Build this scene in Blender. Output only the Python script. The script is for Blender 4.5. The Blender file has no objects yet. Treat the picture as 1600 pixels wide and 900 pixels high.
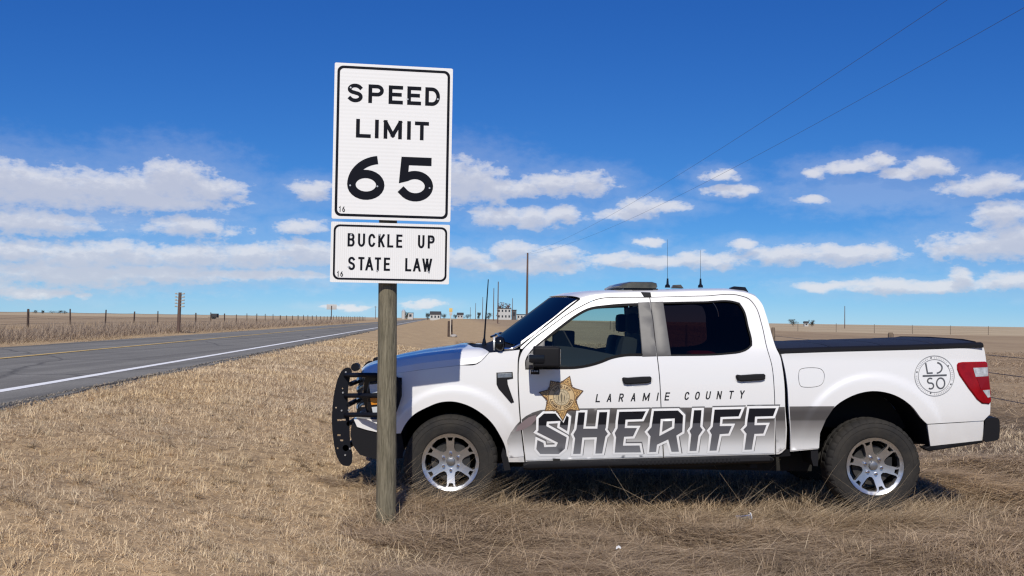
import bpy, bmesh, math, random
import numpy as np
from mathutils import Vector, Matrix
from mathutils.geometry import delaunay_2d_cdt

# ------------------------------------------------------------------ camera
scene = bpy.context.scene
COL = scene.collection
FPX, CX, CY = 1520.0, 800.0, 450.0
CAMZ = 1.66
PITCH = math.radians(1.846)
ROLL = math.radians(0.86)
_f = Vector((0, math.cos(PITCH), math.sin(PITCH)))
_u0 = Vector((0, -math.sin(PITCH), math.cos(PITCH)))
_r0 = Vector((1, 0, 0))
_r = _r0 * math.cos(ROLL) + _u0 * math.sin(ROLL)
_u = _u0 * math.cos(ROLL) - _r0 * math.sin(ROLL)
EYE = Vector((0, 0, CAMZ))
cam_data = bpy.data.cameras.new('camera')
cam_data.sensor_width = 36.0
cam_data.lens = 36.0 * FPX / 1600.0
cam_data.clip_start = 0.05
cam_data.clip_end = 20000.0
cam = bpy.data.objects.new('camera', cam_data)
M = Matrix((( _r.x, _u.x, -_f.x, 0), (_r.y, _u.y, -_f.y, 0), (_r.z, _u.z, -_f.z, CAMZ), (0, 0, 0, 1)))
cam.matrix_world = M
COL.objects.link(cam)
scene.camera = cam

def ray(px, py):
    return _f + _r * ((px - CX) / FPX) + _u * ((CY - py) / FPX)
def U(px, py, Y):
    d = ray(px, py)
    return EYE + d * (Y / d.y)

# ------------------------------------------------------------------ light, sky, exposure
SUN_EL = math.radians(42.0)
SUN_AZ = math.radians(3.2)          # light travels towards +Y, drifting a little to +X
sd = Vector((math.sin(SUN_AZ) * math.cos(SUN_EL), math.cos(SUN_AZ) * math.cos(SUN_EL), -math.sin(SUN_EL)))
sl = bpy.data.lights.new('sun', 'SUN')
sl.energy = 4.25
sl.angle = math.radians(0.53)
sl.color = (1.0, 0.94, 0.835)
so = bpy.data.objects.new('sun', sl)
so.rotation_euler = sd.to_track_quat('-Z', 'Y').to_euler()
so.location = (-3, -20, 25)
COL.objects.link(so)

vs = scene.view_settings
vs.view_transform = 'Standard'
vs.look = 'None'
vs.exposure = 0.0
vs.gamma = 1.0
vs.use_curve_mapping = False
scene.render.engine = 'CYCLES'
try:
    scene.cycles.max_bounces = 8
    scene.cycles.transparent_max_bounces = 12
    scene.cycles.use_denoising = True
    scene.cycles.denoiser = 'OPENIMAGEDENOISE'
    scene.cycles.denoising_input_passes = 'RGB_ALBEDO_NORMAL'
    scene.cycles.denoising_prefilter = 'NONE'      # keeps the single blades crisp
    scene.cycles.use_adaptive_sampling = False
    scene.cycles.sample_clamp_indirect = 4.0
    scene.cycles.filter_width = 1.3
    scene.cycles.caustics_reflective = False
    scene.cycles.caustics_refractive = False
except Exception:
    pass

SKY_STRENGTH = 0.10
world = bpy.data.worlds.new('World')
scene.world = world
world.use_nodes = True
wt = world.node_tree
wt.nodes.clear()
def wn(t, **k):
    n = wt.nodes.new(t)
    for a, b in k.items():
        setattr(n, a, b)
    return n
def build_world():
    L = wt.links
    out = wn('ShaderNodeOutputWorld')
    bg = wn('ShaderNodeBackground')
    bg.inputs['Strength'].default_value = SKY_STRENGTH
    L.new(bg.outputs[0], out.inputs[0])
    sky = wn('ShaderNodeTexSky', sky_type='NISHITA')
    sky.sun_disc = False
    sky.sun_elevation = SUN_EL
    sky.sun_rotation = math.pi + SUN_AZ
    sky.altitude = 4000.0
    sky.air_density = 1.0
    sky.dust_density = 0.0
    sky.ozone_density = 3.0
    # colour response of the deep high-plains blue: a power curve on each channel
    sp = wn('ShaderNodeSeparateColor'); L.new(sky.outputs[0], sp.inputs[0])
    cbn = wn('ShaderNodeCombineColor')
    for i, (gain, gam) in enumerate(((0.42, 1.35), (0.60, 1.0), (0.835, 0.65))):
        m0 = wn('ShaderNodeMath', operation='MULTIPLY'); m0.inputs[1].default_value = 0.1; L.new(sp.outputs[i], m0.inputs[0])
        m1 = wn('ShaderNodeMath', operation='POWER'); m1.inputs[1].default_value = gam; L.new(m0.outputs[0], m1.inputs[0])
        m2 = wn('ShaderNodeMath', operation='MULTIPLY'); m2.inputs[1].default_value = 10.0 * gain; L.new(m1.outputs[0], m2.inputs[0])
        L.new(m2.outputs[0], cbn.inputs[i])
    hs = cbn
    # ---- cloud density as a node group of the view direction (azimuth, elevation in degrees)
    cl = [  # pixel cx, cy, rx, ry
        (268,286,70,33),(330,296,52,20),(190,298,110,27),(80,296,110,32),(0,288,70,34),(240,312,130,13),
        (300,353,72,16),(470,356,38,11),(492,300,36,15),
        (40,348,110,17),(30,392,64,19),(125,402,80,21),(205,398,62,20),(300,402,74,20),(398,400,80,21),(478,396,66,22),
        (255,428,140,15),(400,429,120,10),(95,433,100,17),(50,458,66,9),(104,460,16,5),(130,425,200,12),
        (722,286,74,34),(775,296,42,22),(818,297,40,14),(862,288,46,19),(915,287,50,17),
        (778,339,40,18),(830,342,62,15),(880,336,30,14),(975,335,52,10),(1002,326,36,14),(1040,324,44,8),(1018,378,22,8),
        (724,402,44,16),(800,394,38,16),(862,402,46,16),(815,414,120,12),(880,392,26,12),
        (950,404,46,11),(1020,409,90,10),(1100,408,66,12),
        (1125,275,28,9),(1150,298,44,8),(1272,270,26,9),(1330,260,52,11),(1378,248,24,11),(1402,272,34,10),(1445,262,38,13),
        (1265,310,26,8),(1538,290,56,16),(1566,335,46,17),(1556,384,92,22),(1590,372,56,22),(1500,390,44,13),
        (1160,384,26,9),(1226,399,84,15),(1330,398,76,14),(1372,395,28,15),(1290,447,48,8),(1395,447,92,11),
        (1500,434,20,14),(1480,446,64,9),(1572,440,44,11),(660,474,38,5),(545,479,44,4),
        # the same kind of cloud carries on round the horizon outside the frame
        (-160,330,110,26),(-330,400,160,22),(-120,440,140,14),(1720,330,90,22),(1850,400,140,24),(1760,450,120,12),(-480,300,120,28),(2000,300,120,24)]
    def cover(tag, members, banks=None):
        """cloud density for one sector of the sky as a node group of direction (azimuth, elevation in degrees)"""
        g = bpy.data.node_groups.new('cloud_cover_' + tag, 'ShaderNodeTree')
        g.interface.new_socket('Vector', in_out='INPUT', socket_type='NodeSocketVector')
        g.interface.new_socket('Density', in_out='OUTPUT', socket_type='NodeSocketFloat')
        gi = g.nodes.new('NodeGroupInput'); go = g.nodes.new('NodeGroupOutput')
        def gn(t, **k):
            n = g.nodes.new(t)
            for a_, b_ in k.items(): setattr(n, a_, b_)
            return n
        def gm(op, a_, b_=None, c_=None):
            n = gn('ShaderNodeMath', operation=op)
            for i, v in enumerate((a_, b_, c_)):
                if v is None: continue
                if isinstance(v, (int, float)): n.inputs[i].default_value = v
                else: g.links.new(v, n.inputs[i])
            return n.outputs[0]
        def noise(scale, detail, rough, vecsock, col=False):
            n = gn('ShaderNodeTexNoise')
            n.inputs['Scale'].default_value = scale; n.inputs['Detail'].default_value = detail; n.inputs['Roughness'].default_value = rough
            g.links.new(vecsock, n.inputs['Vector'])
            return n.outputs['Color'] if col else n.outputs[0]
        st = gn('ShaderNodeVectorMath', operation='MULTIPLY'); st.inputs[1].default_value = (1.0, 1.8, 1.0) if members is not None else (1.0, 1.0, 1.8)
        g.links.new(gi.outputs[0], st.inputs[0])
        # wobble the lookup position so the outlines billow
        nz = noise(0.5, 4.0, 0.55, st.outputs[0], True)
        sub = gn('ShaderNodeVectorMath', operation='SUBTRACT'); sub.inputs[1].default_value = (0.5, 0.5, 0.5)
        g.links.new(nz, sub.inputs[0])
        mul = gn('ShaderNodeVectorMath', operation='MULTIPLY'); mul.inputs[1].default_value = (2.6, 1.0, 0.0)
        g.links.new(sub.outputs[0], mul.inputs[0])
        add = gn('ShaderNodeVectorMath', operation='ADD')
        g.links.new(gi.outputs[0], add.inputs[0]); g.links.new(mul.outputs[0], add.inputs[1])
        fine = noise(1.25, 8.0, 0.62, st.outputs[0])
        if members is None:
            # loose band of the same cumulus all round the horizon
            lo = noise(0.16, 3.0, 0.5, st.outputs[0])
            sx_ = gn('ShaderNodeSeparateXYZ'); g.links.new(gi.outputs[0], sx_.inputs[0])
            el_ = gm('ABSOLUTE', gm('MULTIPLY', gm('SUBTRACT', sx_.outputs[2], 5.0), 0.22))
            acc = gm('ADD', gm('MULTIPLY', gm('SUBTRACT', 0.62, lo), 6.0), gm('MULTIPLY', el_, el_))
        else:
            acc = None
            for cx, cy, rx, ry in members:
                d = ray(cx, cy).normalized()
                az = math.degrees(math.atan2(d.x, d.y)); el = math.degrees(math.asin(d.z))
                ax = math.degrees(rx / FPX) * 1.04; ae = math.degrees(ry / FPX) * 1.12
                ma = gn('ShaderNodeVectorMath', operation='MULTIPLY_ADD')
                g.links.new(add.outputs[0], ma.inputs[0])
                ma.inputs[1].default_value = (1 / ax, 1 / ae, 0)
                ma.inputs[2].default_value = (-az / ax, -el / ae, 0)
                ln = gn('ShaderNodeVectorMath', operation='LENGTH')
                g.links.new(ma.outputs[0], ln.inputs[0])
                o = ln.outputs['Value']
                if acc is None: acc = o
                else:
                    n = gn('ShaderNodeMath', operation='SMOOTH_MIN')
                    g.links.new(acc, n.inputs[0]); g.links.new(o, n.inputs[1]); n.inputs[2].default_value = 0.15
                    acc = n.outputs[0]
        d1 = gm('ADD', acc, gm('MULTIPLY', gm('SUBTRACT', fine, 0.5), 1.45))
        mr = gn('ShaderNodeMapRange', interpolation_type='SMOOTHSTEP')
        g.links.new(d1, mr.inputs[0])
        mr.inputs[1].default_value = 1.34; mr.inputs[2].default_value = 0.30
        mr.inputs[3].default_value = 0.0; mr.inputs[4].default_value = 1.0
        crisp = gn('ShaderNodeMapRange', interpolation_type='SMOOTHSTEP'); g.links.new(d1, crisp.inputs[0])
        crisp.inputs[1].default_value = 1.14; crisp.inputs[2].default_value = 0.74
        body_ = gm('ADD', gm('MULTIPLY', mr.outputs[0], 0.68), gm('MULTIPLY', crisp.outputs[0], 0.32))
        veil = gn('ShaderNodeMapRange', interpolation_type='SMOOTHSTEP'); g.links.new(d1, veil.inputs[0])
        veil.inputs[1].default_value = 2.5; veil.inputs[2].default_value = 0.9; veil.inputs[3].default_value = 0.0; veil.inputs[4].default_value = 0.17
        thin = veil.outputs[0]
        for cx, cy, rx, ry, amt in (banks or ()):
            d = ray(cx, cy).normalized()
            az = math.degrees(math.atan2(d.x, d.y)); el = math.degrees(math.asin(d.z)); ax = math.degrees(rx / FPX); ae = math.degrees(ry / FPX)
            ma = gn('ShaderNodeVectorMath', operation='MULTIPLY_ADD'); g.links.new(add.outputs[0], ma.inputs[0])
            ma.inputs[1].default_value = (1 / ax, 1 / ae, 0); ma.inputs[2].default_value = (-az / ax, -el / ae, 0)
            ln = gn('ShaderNodeVectorMath', operation='LENGTH'); g.links.new(ma.outputs[0], ln.inputs[0])
            vm = gn('ShaderNodeMapRange', interpolation_type='SMOOTHSTEP'); g.links.new(gm('ADD', ln.outputs['Value'], gm('MULTIPLY', gm('SUBTRACT', fine, 0.5), 1.0)), vm.inputs[0])
            vm.inputs[1].default_value = 1.25; vm.inputs[2].default_value = 0.35; vm.inputs[3].default_value = 0.0; vm.inputs[4].default_value = amt
            thin = gm('MAXIMUM', thin, vm.outputs[0])
        g.links.new(gm('MAXIMUM', body_, thin), go.inputs[0])
        return g
    tc = wn('ShaderNodeTexCoord')
    sx = wn('ShaderNodeSeparateXYZ'); L.new(tc.outputs['Generated'], sx.inputs[0])
    at = wn('ShaderNodeMath', operation='ARCTAN2'); L.new(sx.outputs[0], at.inputs[0]); L.new(sx.outputs[1], at.inputs[1])
    asn = wn('ShaderNodeMath', operation='ARCSINE'); L.new(sx.outputs[2], asn.inputs[0])
    da = wn('ShaderNodeMath', operation='DEGREES'); L.new(at.outputs[0], da.inputs[0])
    de = wn('ShaderNodeMath', operation='DEGREES'); L.new(asn.outputs[0], de.inputs[0])
    cb = wn('ShaderNodeCombineXYZ'); L.new(da.outputs[0], cb.inputs[0]); L.new(de.outputs[0], cb.inputs[1])
    up = wn('ShaderNodeVectorMath', operation='ADD'); up.inputs[1].default_value = (-0.10, 0.60, 0)
    L.new(cb.outputs[0], up.inputs[0])
    d57 = wn('ShaderNodeVectorMath', operation='SCALE'); d57.inputs['Scale'].default_value = 57.3; L.new(tc.outputs['Generated'], d57.inputs[0])
    up3 = wn('ShaderNodeVectorMath', operation='ADD'); up3.inputs[1].default_value = (0, 0, 0.6); L.new(d57.outputs[0], up3.inputs[0])
    k = 1.0 / SKY_STRENGTH
    def sector(tag, members, banks=None):
        g = cover(tag, members, banks)
        g1 = wn('ShaderNodeGroup'); g1.node_tree = g; g2 = wn('ShaderNodeGroup'); g2.node_tree = g
        if members is None:
            L.new(d57.outputs[0], g1.inputs[0]); L.new(up3.outputs[0], g2.inputs[0])
        else:
            L.new(cb.outputs[0], g1.inputs[0]); L.new(up.outputs[0], g2.inputs[0])
        # bright where there is little cloud above, grey-lavender underneath
        mixc = wn('ShaderNodeMix', data_type='RGBA')
        mixc.inputs['A'].default_value = (0.83 * k, 0.82 * k, 0.84 * k, 1)
        mixc.inputs['B'].default_value = (0.585 * k, 0.60 * k, 0.685 * k, 1)
        L.new(g2.outputs[0], mixc.inputs['Factor'])
        al = wn('ShaderNodeMath', operation='MULTIPLY'); al.inputs[1].default_value = 0.82
        L.new(g1.outputs[0], al.inputs[0])
        mx = wn('ShaderNodeMix', data_type='RGBA')
        L.new(al.outputs[0], mx.inputs['Factor'])
        L.new(hs.outputs[0], mx.inputs['A']); L.new(mixc.outputs['Result'], mx.inputs['B'])
        b_ = wn('ShaderNodeBackground'); b_.inputs['Strength'].default_value = SKY_STRENGTH
        L.new(mx.outputs['Result'], b_.inputs['Color'])
        return b_
    # the sky is cut into sectors only so that each direction evaluates just the clouds near it
    cuts = [-700, -20, 205, 420, 612, 850, 1085, 1235, 1420, 1640, 2300]
    BANKS = [(110,415,330,46,.50),(420,420,190,36,.42),(60,330,240,46,.34),(300,330,110,40,.22),(800,408,150,30,.36),(1360,300,170,38,.22),(1500,300,150,40,.20),(1420,446,220,14,.30),(1050,410,200,16,.28)]   # thin hazy banks
    def az_of(px):
        d = ray(px, 350); return math.degrees(math.atan2(d.x, d.y))
    around = sector('around', None); prev = None
    for i in range(len(cuts) - 1):
        mem = [c for c in cl if c[0] + c[2] * 3.0 + 45 > cuts[i] and c[0] - c[2] * 3.0 - 45 < cuts[i + 1]]
        if not mem: continue
        bk_ = [c for c in BANKS if c[0] + c[2] * 1.7 + 45 > cuts[i] and c[0] - c[2] * 1.7 - 45 < cuts[i + 1]]
        b_ = sector(str(i), mem, bk_)
        if prev is None:
            prev = b_; continue
        a0, a1 = az_of(cuts[i]), az_of(cuts[i + 1])
        cmp_ = wn('ShaderNodeMath', operation='COMPARE'); L.new(da.outputs[0], cmp_.inputs[0])
        cmp_.inputs[1].default_value = (a0 + a1) / 2; cmp_.inputs[2].default_value = (a1 - a0) / 2
        ms = wn('ShaderNodeMixShader'); L.new(cmp_.outputs[0], ms.inputs[0]); L.new(prev.outputs[0], ms.inputs[1]); L.new(b_.outputs[0], ms.inputs[2])
        prev = ms
    ab = wn('ShaderNodeMath', operation='ABSOLUTE'); L.new(da.outputs[0], ab.inputs[0])
    fr = wn('ShaderNodeMapRange', interpolation_type='SMOOTHSTEP'); L.new(ab.outputs[0], fr.inputs[0]); fr.inputs[1].default_value = 36.0; fr.inputs[2].default_value = 43.5
    ms = wn('ShaderNodeMixShader'); L.new(fr.outputs[0], ms.inputs[0]); L.new(prev.outputs[0], ms.inputs[1]); L.new(around.outputs[0], ms.inputs[2])
    prev = ms
    # high sky and below the horizon: no cloud at all
    L.new(hs.outputs[0], bg.inputs['Color'])
    cmp_ = wn('ShaderNodeMath', operation='COMPARE'); L.new(de.outputs[0], cmp_.inputs[0]); cmp_.inputs[1].default_value = 6.5; cmp_.inputs[2].default_value = 8.0
    ms = wn('ShaderNodeMixShader'); L.new(cmp_.outputs[0], ms.inputs[0]); L.new(bg.outputs[0], ms.inputs[1]); L.new(prev.outputs[0], ms.inputs[2])
    L.new(ms.outputs[0], out.inputs[0])
build_world()

# ------------------------------------------------------------------ materials
MATS = {}
def P(name, col, rough=0.6, metal=0.0, var=0.0, vscale=8.0, bump=0.0, bscale=60.0, coat=0.0, spec=0.5, col2=None, stretch=None, trans=0.0):
    """Principled material whose colour wanders between two tones through object-space noise, with fine relief."""
    if name in MATS: return MATS[name]
    m = bpy.data.materials.new(name); m.use_nodes = True
    t = m.node_tree; b = t.nodes['Principled BSDF']
    b.inputs['Roughness'].default_value = rough
    b.inputs['Metallic'].default_value = metal
    b.inputs['Specular IOR Level'].default_value = spec
    b.inputs['Coat Weight'].default_value = coat
    b.inputs['Coat Roughness'].default_value = 0.06
    c = (*col, 1)
    b.inputs['Base Color'].default_value = c
    tc = t.nodes.new('ShaderNodeTexCoord'); vec = tc.outputs['Object']
    if stretch:
        mp = t.nodes.new('ShaderNodeMapping'); mp.inputs['Scale'].default_value = stretch
        t.links.new(vec, mp.inputs[0]); vec = mp.outputs[0]
    if var or col2:
        n = t.nodes.new('ShaderNodeTexNoise'); n.inputs['Scale'].default_value = vscale
        n.inputs['Detail'].default_value = 6; n.inputs['Roughness'].default_value = 0.65
        t.links.new(vec, n.inputs['Vector'])
        mr = t.nodes.new('ShaderNodeMapRange'); mr.inputs[1].default_value = 0.32; mr.inputs[2].default_value = 0.68
        t.links.new(n.outputs[0], mr.inputs[0])
        mx = t.nodes.new('ShaderNodeMix'); mx.data_type = 'RGBA'
        c2 = col2 if col2 else tuple(v * (1 - var) for v in col)
        mx.inputs['A'].default_value = c; mx.inputs['B'].default_value = (*c2, 1)
        t.links.new(mr.outputs[0], mx.inputs['Factor'])
        t.links.new(mx.outputs['Result'], b.inputs['Base Color'])
    if bump:
        n2 = t.nodes.new('ShaderNodeTexNoise'); n2.inputs['Scale'].default_value = bscale; n2.inputs['Detail'].default_value = 5
        t.links.new(vec, n2.inputs['Vector'])
        bp = t.nodes.new('ShaderNodeBump'); bp.inputs['Strength'].default_value = bump; bp.inputs['Distance'].default_value = 0.01
        t.links.new(n2.outputs[0], bp.inputs['Height']); t.links.new(bp.outputs[0], b.inputs['Normal'])
    MATS[name] = m
    return m
def glass_mat(name, tint, rough=0.0, ior=1.5, gloss=1.0):
    if name in MATS: return MATS[name]
    m = bpy.data.materials.new(name); m.use_nodes = True
    t = m.node_tree; t.nodes.clear()
    o = t.nodes.new('ShaderNodeOutputMaterial'); tr = t.nodes.new('ShaderNodeBsdfTransparent')
    tr.inputs[0].default_value = (*tint, 1)
    gl = t.nodes.new('ShaderNodeBsdfGlossy'); gl.inputs['Roughness'].default_value = rough; gl.inputs['Color'].default_value = (gloss, gloss, gloss, 1)
    fr = t.nodes.new('ShaderNodeFresnel'); fr.inputs[0].default_value = ior
    ms = t.nodes.new('ShaderNodeMixShader')
    t.links.new(fr.outputs[0], ms.inputs[0]); t.links.new(tr.outputs[0], ms.inputs[1]); t.links.new(gl.outputs[0], ms.inputs[2])
    t.links.new(ms.outputs[0], o.inputs[0])
    MATS[name] = m
    return m
def paint_mat():
    """white vehicle paint with faint road dust low on the body"""
    m = P('white_paint', (0.73, 0.73, 0.73), rough=0.34, coat=0.6)
    t = m.node_tree; b = t.nodes['Principled BSDF']
    geo = t.nodes.new('ShaderNodeNewGeometry'); sx = t.nodes.new('ShaderNodeSeparateXYZ'); t.links.new(geo.outputs['Position'], sx.inputs[0])
    n = t.nodes.new('ShaderNodeTexNoise'); n.inputs['Scale'].default_value = 7; n.inputs['Detail'].default_value = 8
    t.links.new(geo.outputs['Position'], n.inputs['Vector'])
    a = t.nodes.new('ShaderNodeMapRange'); a.inputs[1].default_value = 1.0; a.inputs[2].default_value = 0.42
    t.links.new(sx.outputs[2], a.inputs[0])
    mu = t.nodes.new('ShaderNodeMath'); mu.operation = 'MULTIPLY'; t.links.new(a.outputs[0], mu.inputs[0]); t.links.new(n.outputs[0], mu.inputs[1])
    m2 = t.nodes.new('ShaderNodeMath'); m2.operation = 'MULTIPLY'; m2.inputs[1].default_value = 0.62; t.links.new(mu.outputs[0], m2.inputs[0])
    mx = t.nodes.new('ShaderNodeMix'); mx.data_type = 'RGBA'
    mx.inputs['A'].default_value = (0.73, 0.73, 0.73, 1); mx.inputs['B'].default_value = (0.42, 0.36, 0.29, 1)
    t.links.new(m2.outputs[0], mx.inputs['Factor']); t.links.new(mx.outputs['Result'], b.inputs['Base Color'])
    return m
def grad_mat(name, stops, z0, z1, rough=0.4, coat=0.05):
    """printed vinyl whose colour changes with height (z0 bottom, z1 top)"""
    m = bpy.data.materials.new(name); m.use_nodes = True
    t = m.node_tree; b = t.nodes['Principled BSDF']; b.inputs['Roughness'].default_value = rough; b.inputs['Coat Weight'].default_value = coat; b.inputs['Specular IOR Level'].default_value = 0.18
    geo = t.nodes.new('ShaderNodeTexCoord'); sx = t.nodes.new('ShaderNodeSeparateXYZ'); t.links.new(geo.outputs['Object'], sx.inputs[0])
    # the whole graphic climbs gently towards the tail with the rake of the body
    ad = t.nodes.new('ShaderNodeMath'); ad.operation = 'MULTIPLY_ADD'; ad.inputs[1].default_value = -0.030
    t.links.new(sx.outputs[0], ad.inputs[0]); t.links.new(sx.outputs[2], ad.inputs[2])
    mr = t.nodes.new('ShaderNodeMapRange'); mr.inputs[1].default_value = z0; mr.inputs[2].default_value = z1
    t.links.new(ad.outputs[0], mr.inputs[0])
    r = t.nodes.new('ShaderNodeValToRGB'); t.links.new(mr.outputs[0], r.inputs[0])
    e = r.color_ramp.elements
    while len(e) < len(stops): e.new(0.5)
    for i, (p, c) in enumerate(stops):
        e[i].position = p; e[i].color = (*c, 1)
    t.links.new(r.outputs[0], b.inputs['Base Color'])
    return m

# ------------------------------------------------------------------ object helpers
WM = {}
def put(o, parent=None, label=None, cat=None, group=None, kind=None):
    COL.objects.link(o)
    if parent is not None:
        o.parent = parent
        o.matrix_parent_inverse = WM.get(parent.name, Matrix()).inverted()
    if label: o['label'] = label
    if cat: o['category'] = cat
    if group: o['group'] = group
    if kind: o['kind'] = kind
    return o
def empty(name, loc, label=None, cat=None, group=None, parent=None):
    o = bpy.data.objects.new(name, None)
    o.empty_display_size = 0.2
    put(o, parent, label, cat, group)
    if parent is None:
        o.location = loc
    else:
        o.matrix_basis = Matrix.Translation(Vector(loc))
    WM[o.name] = Matrix.Translation(Vector(loc))
    return o
def mesh(name, verts, faces, mat, parent=None, smooth=True, sharp=32.0, **kw):
    me = bpy.data.meshes.new(name)
    me.from_pydata([tuple(v) for v in verts], [], [tuple(f) for f in faces])
    me.validate()
    mats = mat if isinstance(mat, (list, tuple)) else [mat]
    for m in mats: me.materials.append(m)
    if smooth:
        me.polygons.foreach_set('use_smooth', [True] * len(me.polygons))
        me.set_sharp_from_angle(angle=math.radians(sharp))
    o = bpy.data.objects.new(name, me)
    return put(o, parent, **kw)
def bmobj(name, bm, mat, parent=None, smooth=True, sharp=32.0, **kw):
    bmesh.ops.recalc_face_normals(bm, faces=bm.faces[:])
    me = bpy.data.meshes.new(name); bm.to_mesh(me); bm.free()
    for m in (mat if isinstance(mat, (list, tuple)) else [mat]): me.materials.append(m)
    if smooth:
        me.polygons.foreach_set('use_smooth', [True] * len(me.polygons))
        me.set_sharp_from_angle(angle=math.radians(sharp))
    o = bpy.data.objects.new(name, me)
    return put(o, parent, **kw)
def add_box(bm, lo, hi, bev=0.0, seg=2, rot=None, about=None):
    r = bmesh.ops.create_cube(bm, size=1.0)
    vs_ = r['verts']
    c = (Vector(lo) + Vector(hi)) / 2; s = Vector(hi) - Vector(lo)
    for v in vs_:
        v.co = Vector((v.co.x * s.x, v.co.y * s.y, v.co.z * s.z)) + c
    if bev:
        es = list({e for v in vs_ for e in v.link_edges})
        rr = bmesh.ops.bevel(bm, geom=es, offset=bev, segments=seg, affect='EDGES', profile=0.6)
        vs_ = list({v for f in rr['faces'] for v in f.verts} | {v for v in vs_ if v.is_valid})
    if rot is not None:
        bmesh.ops.rotate(bm, cent=about if about is not None else c, matrix=rot, verts=vs_)
    return vs_
def box_obj(name, lo, hi, mat, parent=None, bev=0.0, rot=None, **kw):
    bm = bmesh.new(); add_box(bm, lo, hi, bev, rot=rot)
    return bmobj(name, bm, mat, parent, **kw)
def tube(pts, rad, n=8, caps=True):
    """verts, faces of a swept tube; rad may be a list"""
    pts = [Vector(p) for p in pts]; V = []; F = []
    rads = rad if isinstance(rad, (list, tuple)) else [rad] * len(pts)
    prev = None
    for i, p in enumerate(pts):
        a = pts[max(i - 1, 0)]; b = pts[min(i + 1, len(pts) - 1)]
        d = (b - a).normalized()
        if prev is None:
            ref = Vector((0, 0, 1)) if abs(d.z) < 0.9 else Vector((1, 0, 0))
            x = d.cross(ref).normalized()
        else:
            x = (prev - d * prev.dot(d)).normalized()
        prev = x; y = d.cross(x)
        for k in range(n):
            t = 2 * math.pi * k / n
            V.append(p + (x * math.cos(t) + y * math.sin(t)) * rads[i])
    for i in range(len(pts) - 1):
        for k in range(n):
            a = i * n + k; b = i * n + (k + 1) % n
            F.append((a, b, b + n, a + n))
    if caps:
        F.append(tuple(range(n - 1, -1, -1))); F.append(tuple(range((len(pts) - 1) * n, len(pts) * n)))
    return V, F
def merge(*parts):
    V = []; F = []
    for v, f in parts:
        o = len(V); V += list(v); F += [tuple(i + o for i in q) for q in f]
    return V, F
def tube_obj(name, pts, rad, mat, parent=None, n=8, **kw):
    v, f = tube(pts, rad, n)
    return mesh(name, v, f, mat, parent, sharp=50, **kw)
def grid_faces(nr, nc, wrap=False):
    F = []
    for i in range(nr - 1):
        for j in range(nc - (0 if wrap else 1)):
            a = i * nc + j; b = i * nc + (j + 1) % nc
            F.append((a, b, b + nc, a + nc))
    return F
def box_vf(lo, hi):
    x0, y0, z0 = lo; x1, y1, z1 = hi
    V = [(x0,y0,z0),(x1,y0,z0),(x1,y1,z0),(x0,y1,z0),(x0,y0,z1),(x1,y0,z1),(x1,y1,z1),(x0,y1,z1)]
    F = [(0,3,2,1),(4,5,6,7),(0,1,5,4),(1,2,6,5),(2,3,7,6),(3,0,4,7)]
    return V, F

# ---- flat polygon tools -------------------------------------------------
def inside(pts, poly):
    p = np.asarray(pts, float); q = np.asarray(poly, float)
    x, y = p[:, 0][:, None], p[:, 1][:, None]
    x0, y0 = q[:, 0][None], q[:, 1][None]; x1, y1 = np.roll(q[:, 0], -1)[None], np.roll(q[:, 1], -1)[None]
    c = (y0 > y) != (y1 > y)
    with np.errstate(divide='ignore', invalid='ignore'):
        xi = (x1 - x0) * (y - y0) / (y1 - y0) + x0
    return (np.sum(c & (x < xi), axis=1) % 2) == 1
def densify(poly, step, closed=True):
    out = []; n = len(poly)
    for i in range(n if closed else n - 1):
        a = poly[i]; b = poly[(i + 1) % n]
        k = max(1, int(math.ceil(math.hypot(b[0] - a[0], b[1] - a[1]) / step)))
        for j in range(k):
            t = j / k; out.append((a[0] + (b[0] - a[0]) * t, a[1] + (b[1] - a[1]) * t))
    if not closed: out.append(tuple(poly[-1]))
    return out
def smooth_poly(poly, it=1):
    for _ in range(it):
        out = []; n = len(poly)
        for i in range(n):
            a = poly[i]; b = poly[(i + 1) % n]
            out.append((a[0] * .75 + b[0] * .25, a[1] * .75 + b[1] * .25)); out.append((a[0] * .25 + b[0] * .75, a[1] * .25 + b[1] * .75))
        poly = out
    return poly
def sm(poly, step=5.0, ang=38.0, closed=True):
    """round a traced outline: Hermite spans through gentle bends, sharp corners kept"""
    P_ = [Vector(p) for p in poly]; n = len(P_); out = []
    def tan(i):
        if not closed and i in (0, n - 1): return None
        a, b, c = P_[i - 1], P_[i], P_[(i + 1) % n]
        d1 = b - a; d2 = c - b
        if d1.length < 1e-6 or d2.length < 1e-6 or d1.angle(d2) > math.radians(ang): return None
        return (d1.normalized() * d2.length + d2.normalized() * d1.length).normalized()
    T = [tan(i) for i in range(n)]
    for i in range(n if closed else n - 1):
        a = P_[i]; b = P_[(i + 1) % n]; L_ = (b - a).length
        if L_ < 1e-6: continue
        ta = T[i] if T[i] is not None else (b - a).normalized(); tb = T[(i + 1) % n] if T[(i + 1) % n] is not None else (b - a).normalized()
        k = max(1, int(math.ceil(L_ / step)))
        for j in range(k):
            t = j / k; h1 = 2*t**3 - 3*t*t + 1; h2 = t**3 - 2*t*t + t; h3 = -2*t**3 + 3*t*t; h4 = t**3 - t*t
            p = a * h1 + ta * (L_ * h2) + b * h3 + tb * (L_ * h4); out.append((p.x, p.y))
    if not closed: out.append(tuple(P_[-1]))
    return out
def area2(p):
    return sum(p[i][0] * p[(i + 1) % len(p)][1] - p[(i + 1) % len(p)][0] * p[i][1] for i in range(len(p)))
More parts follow.
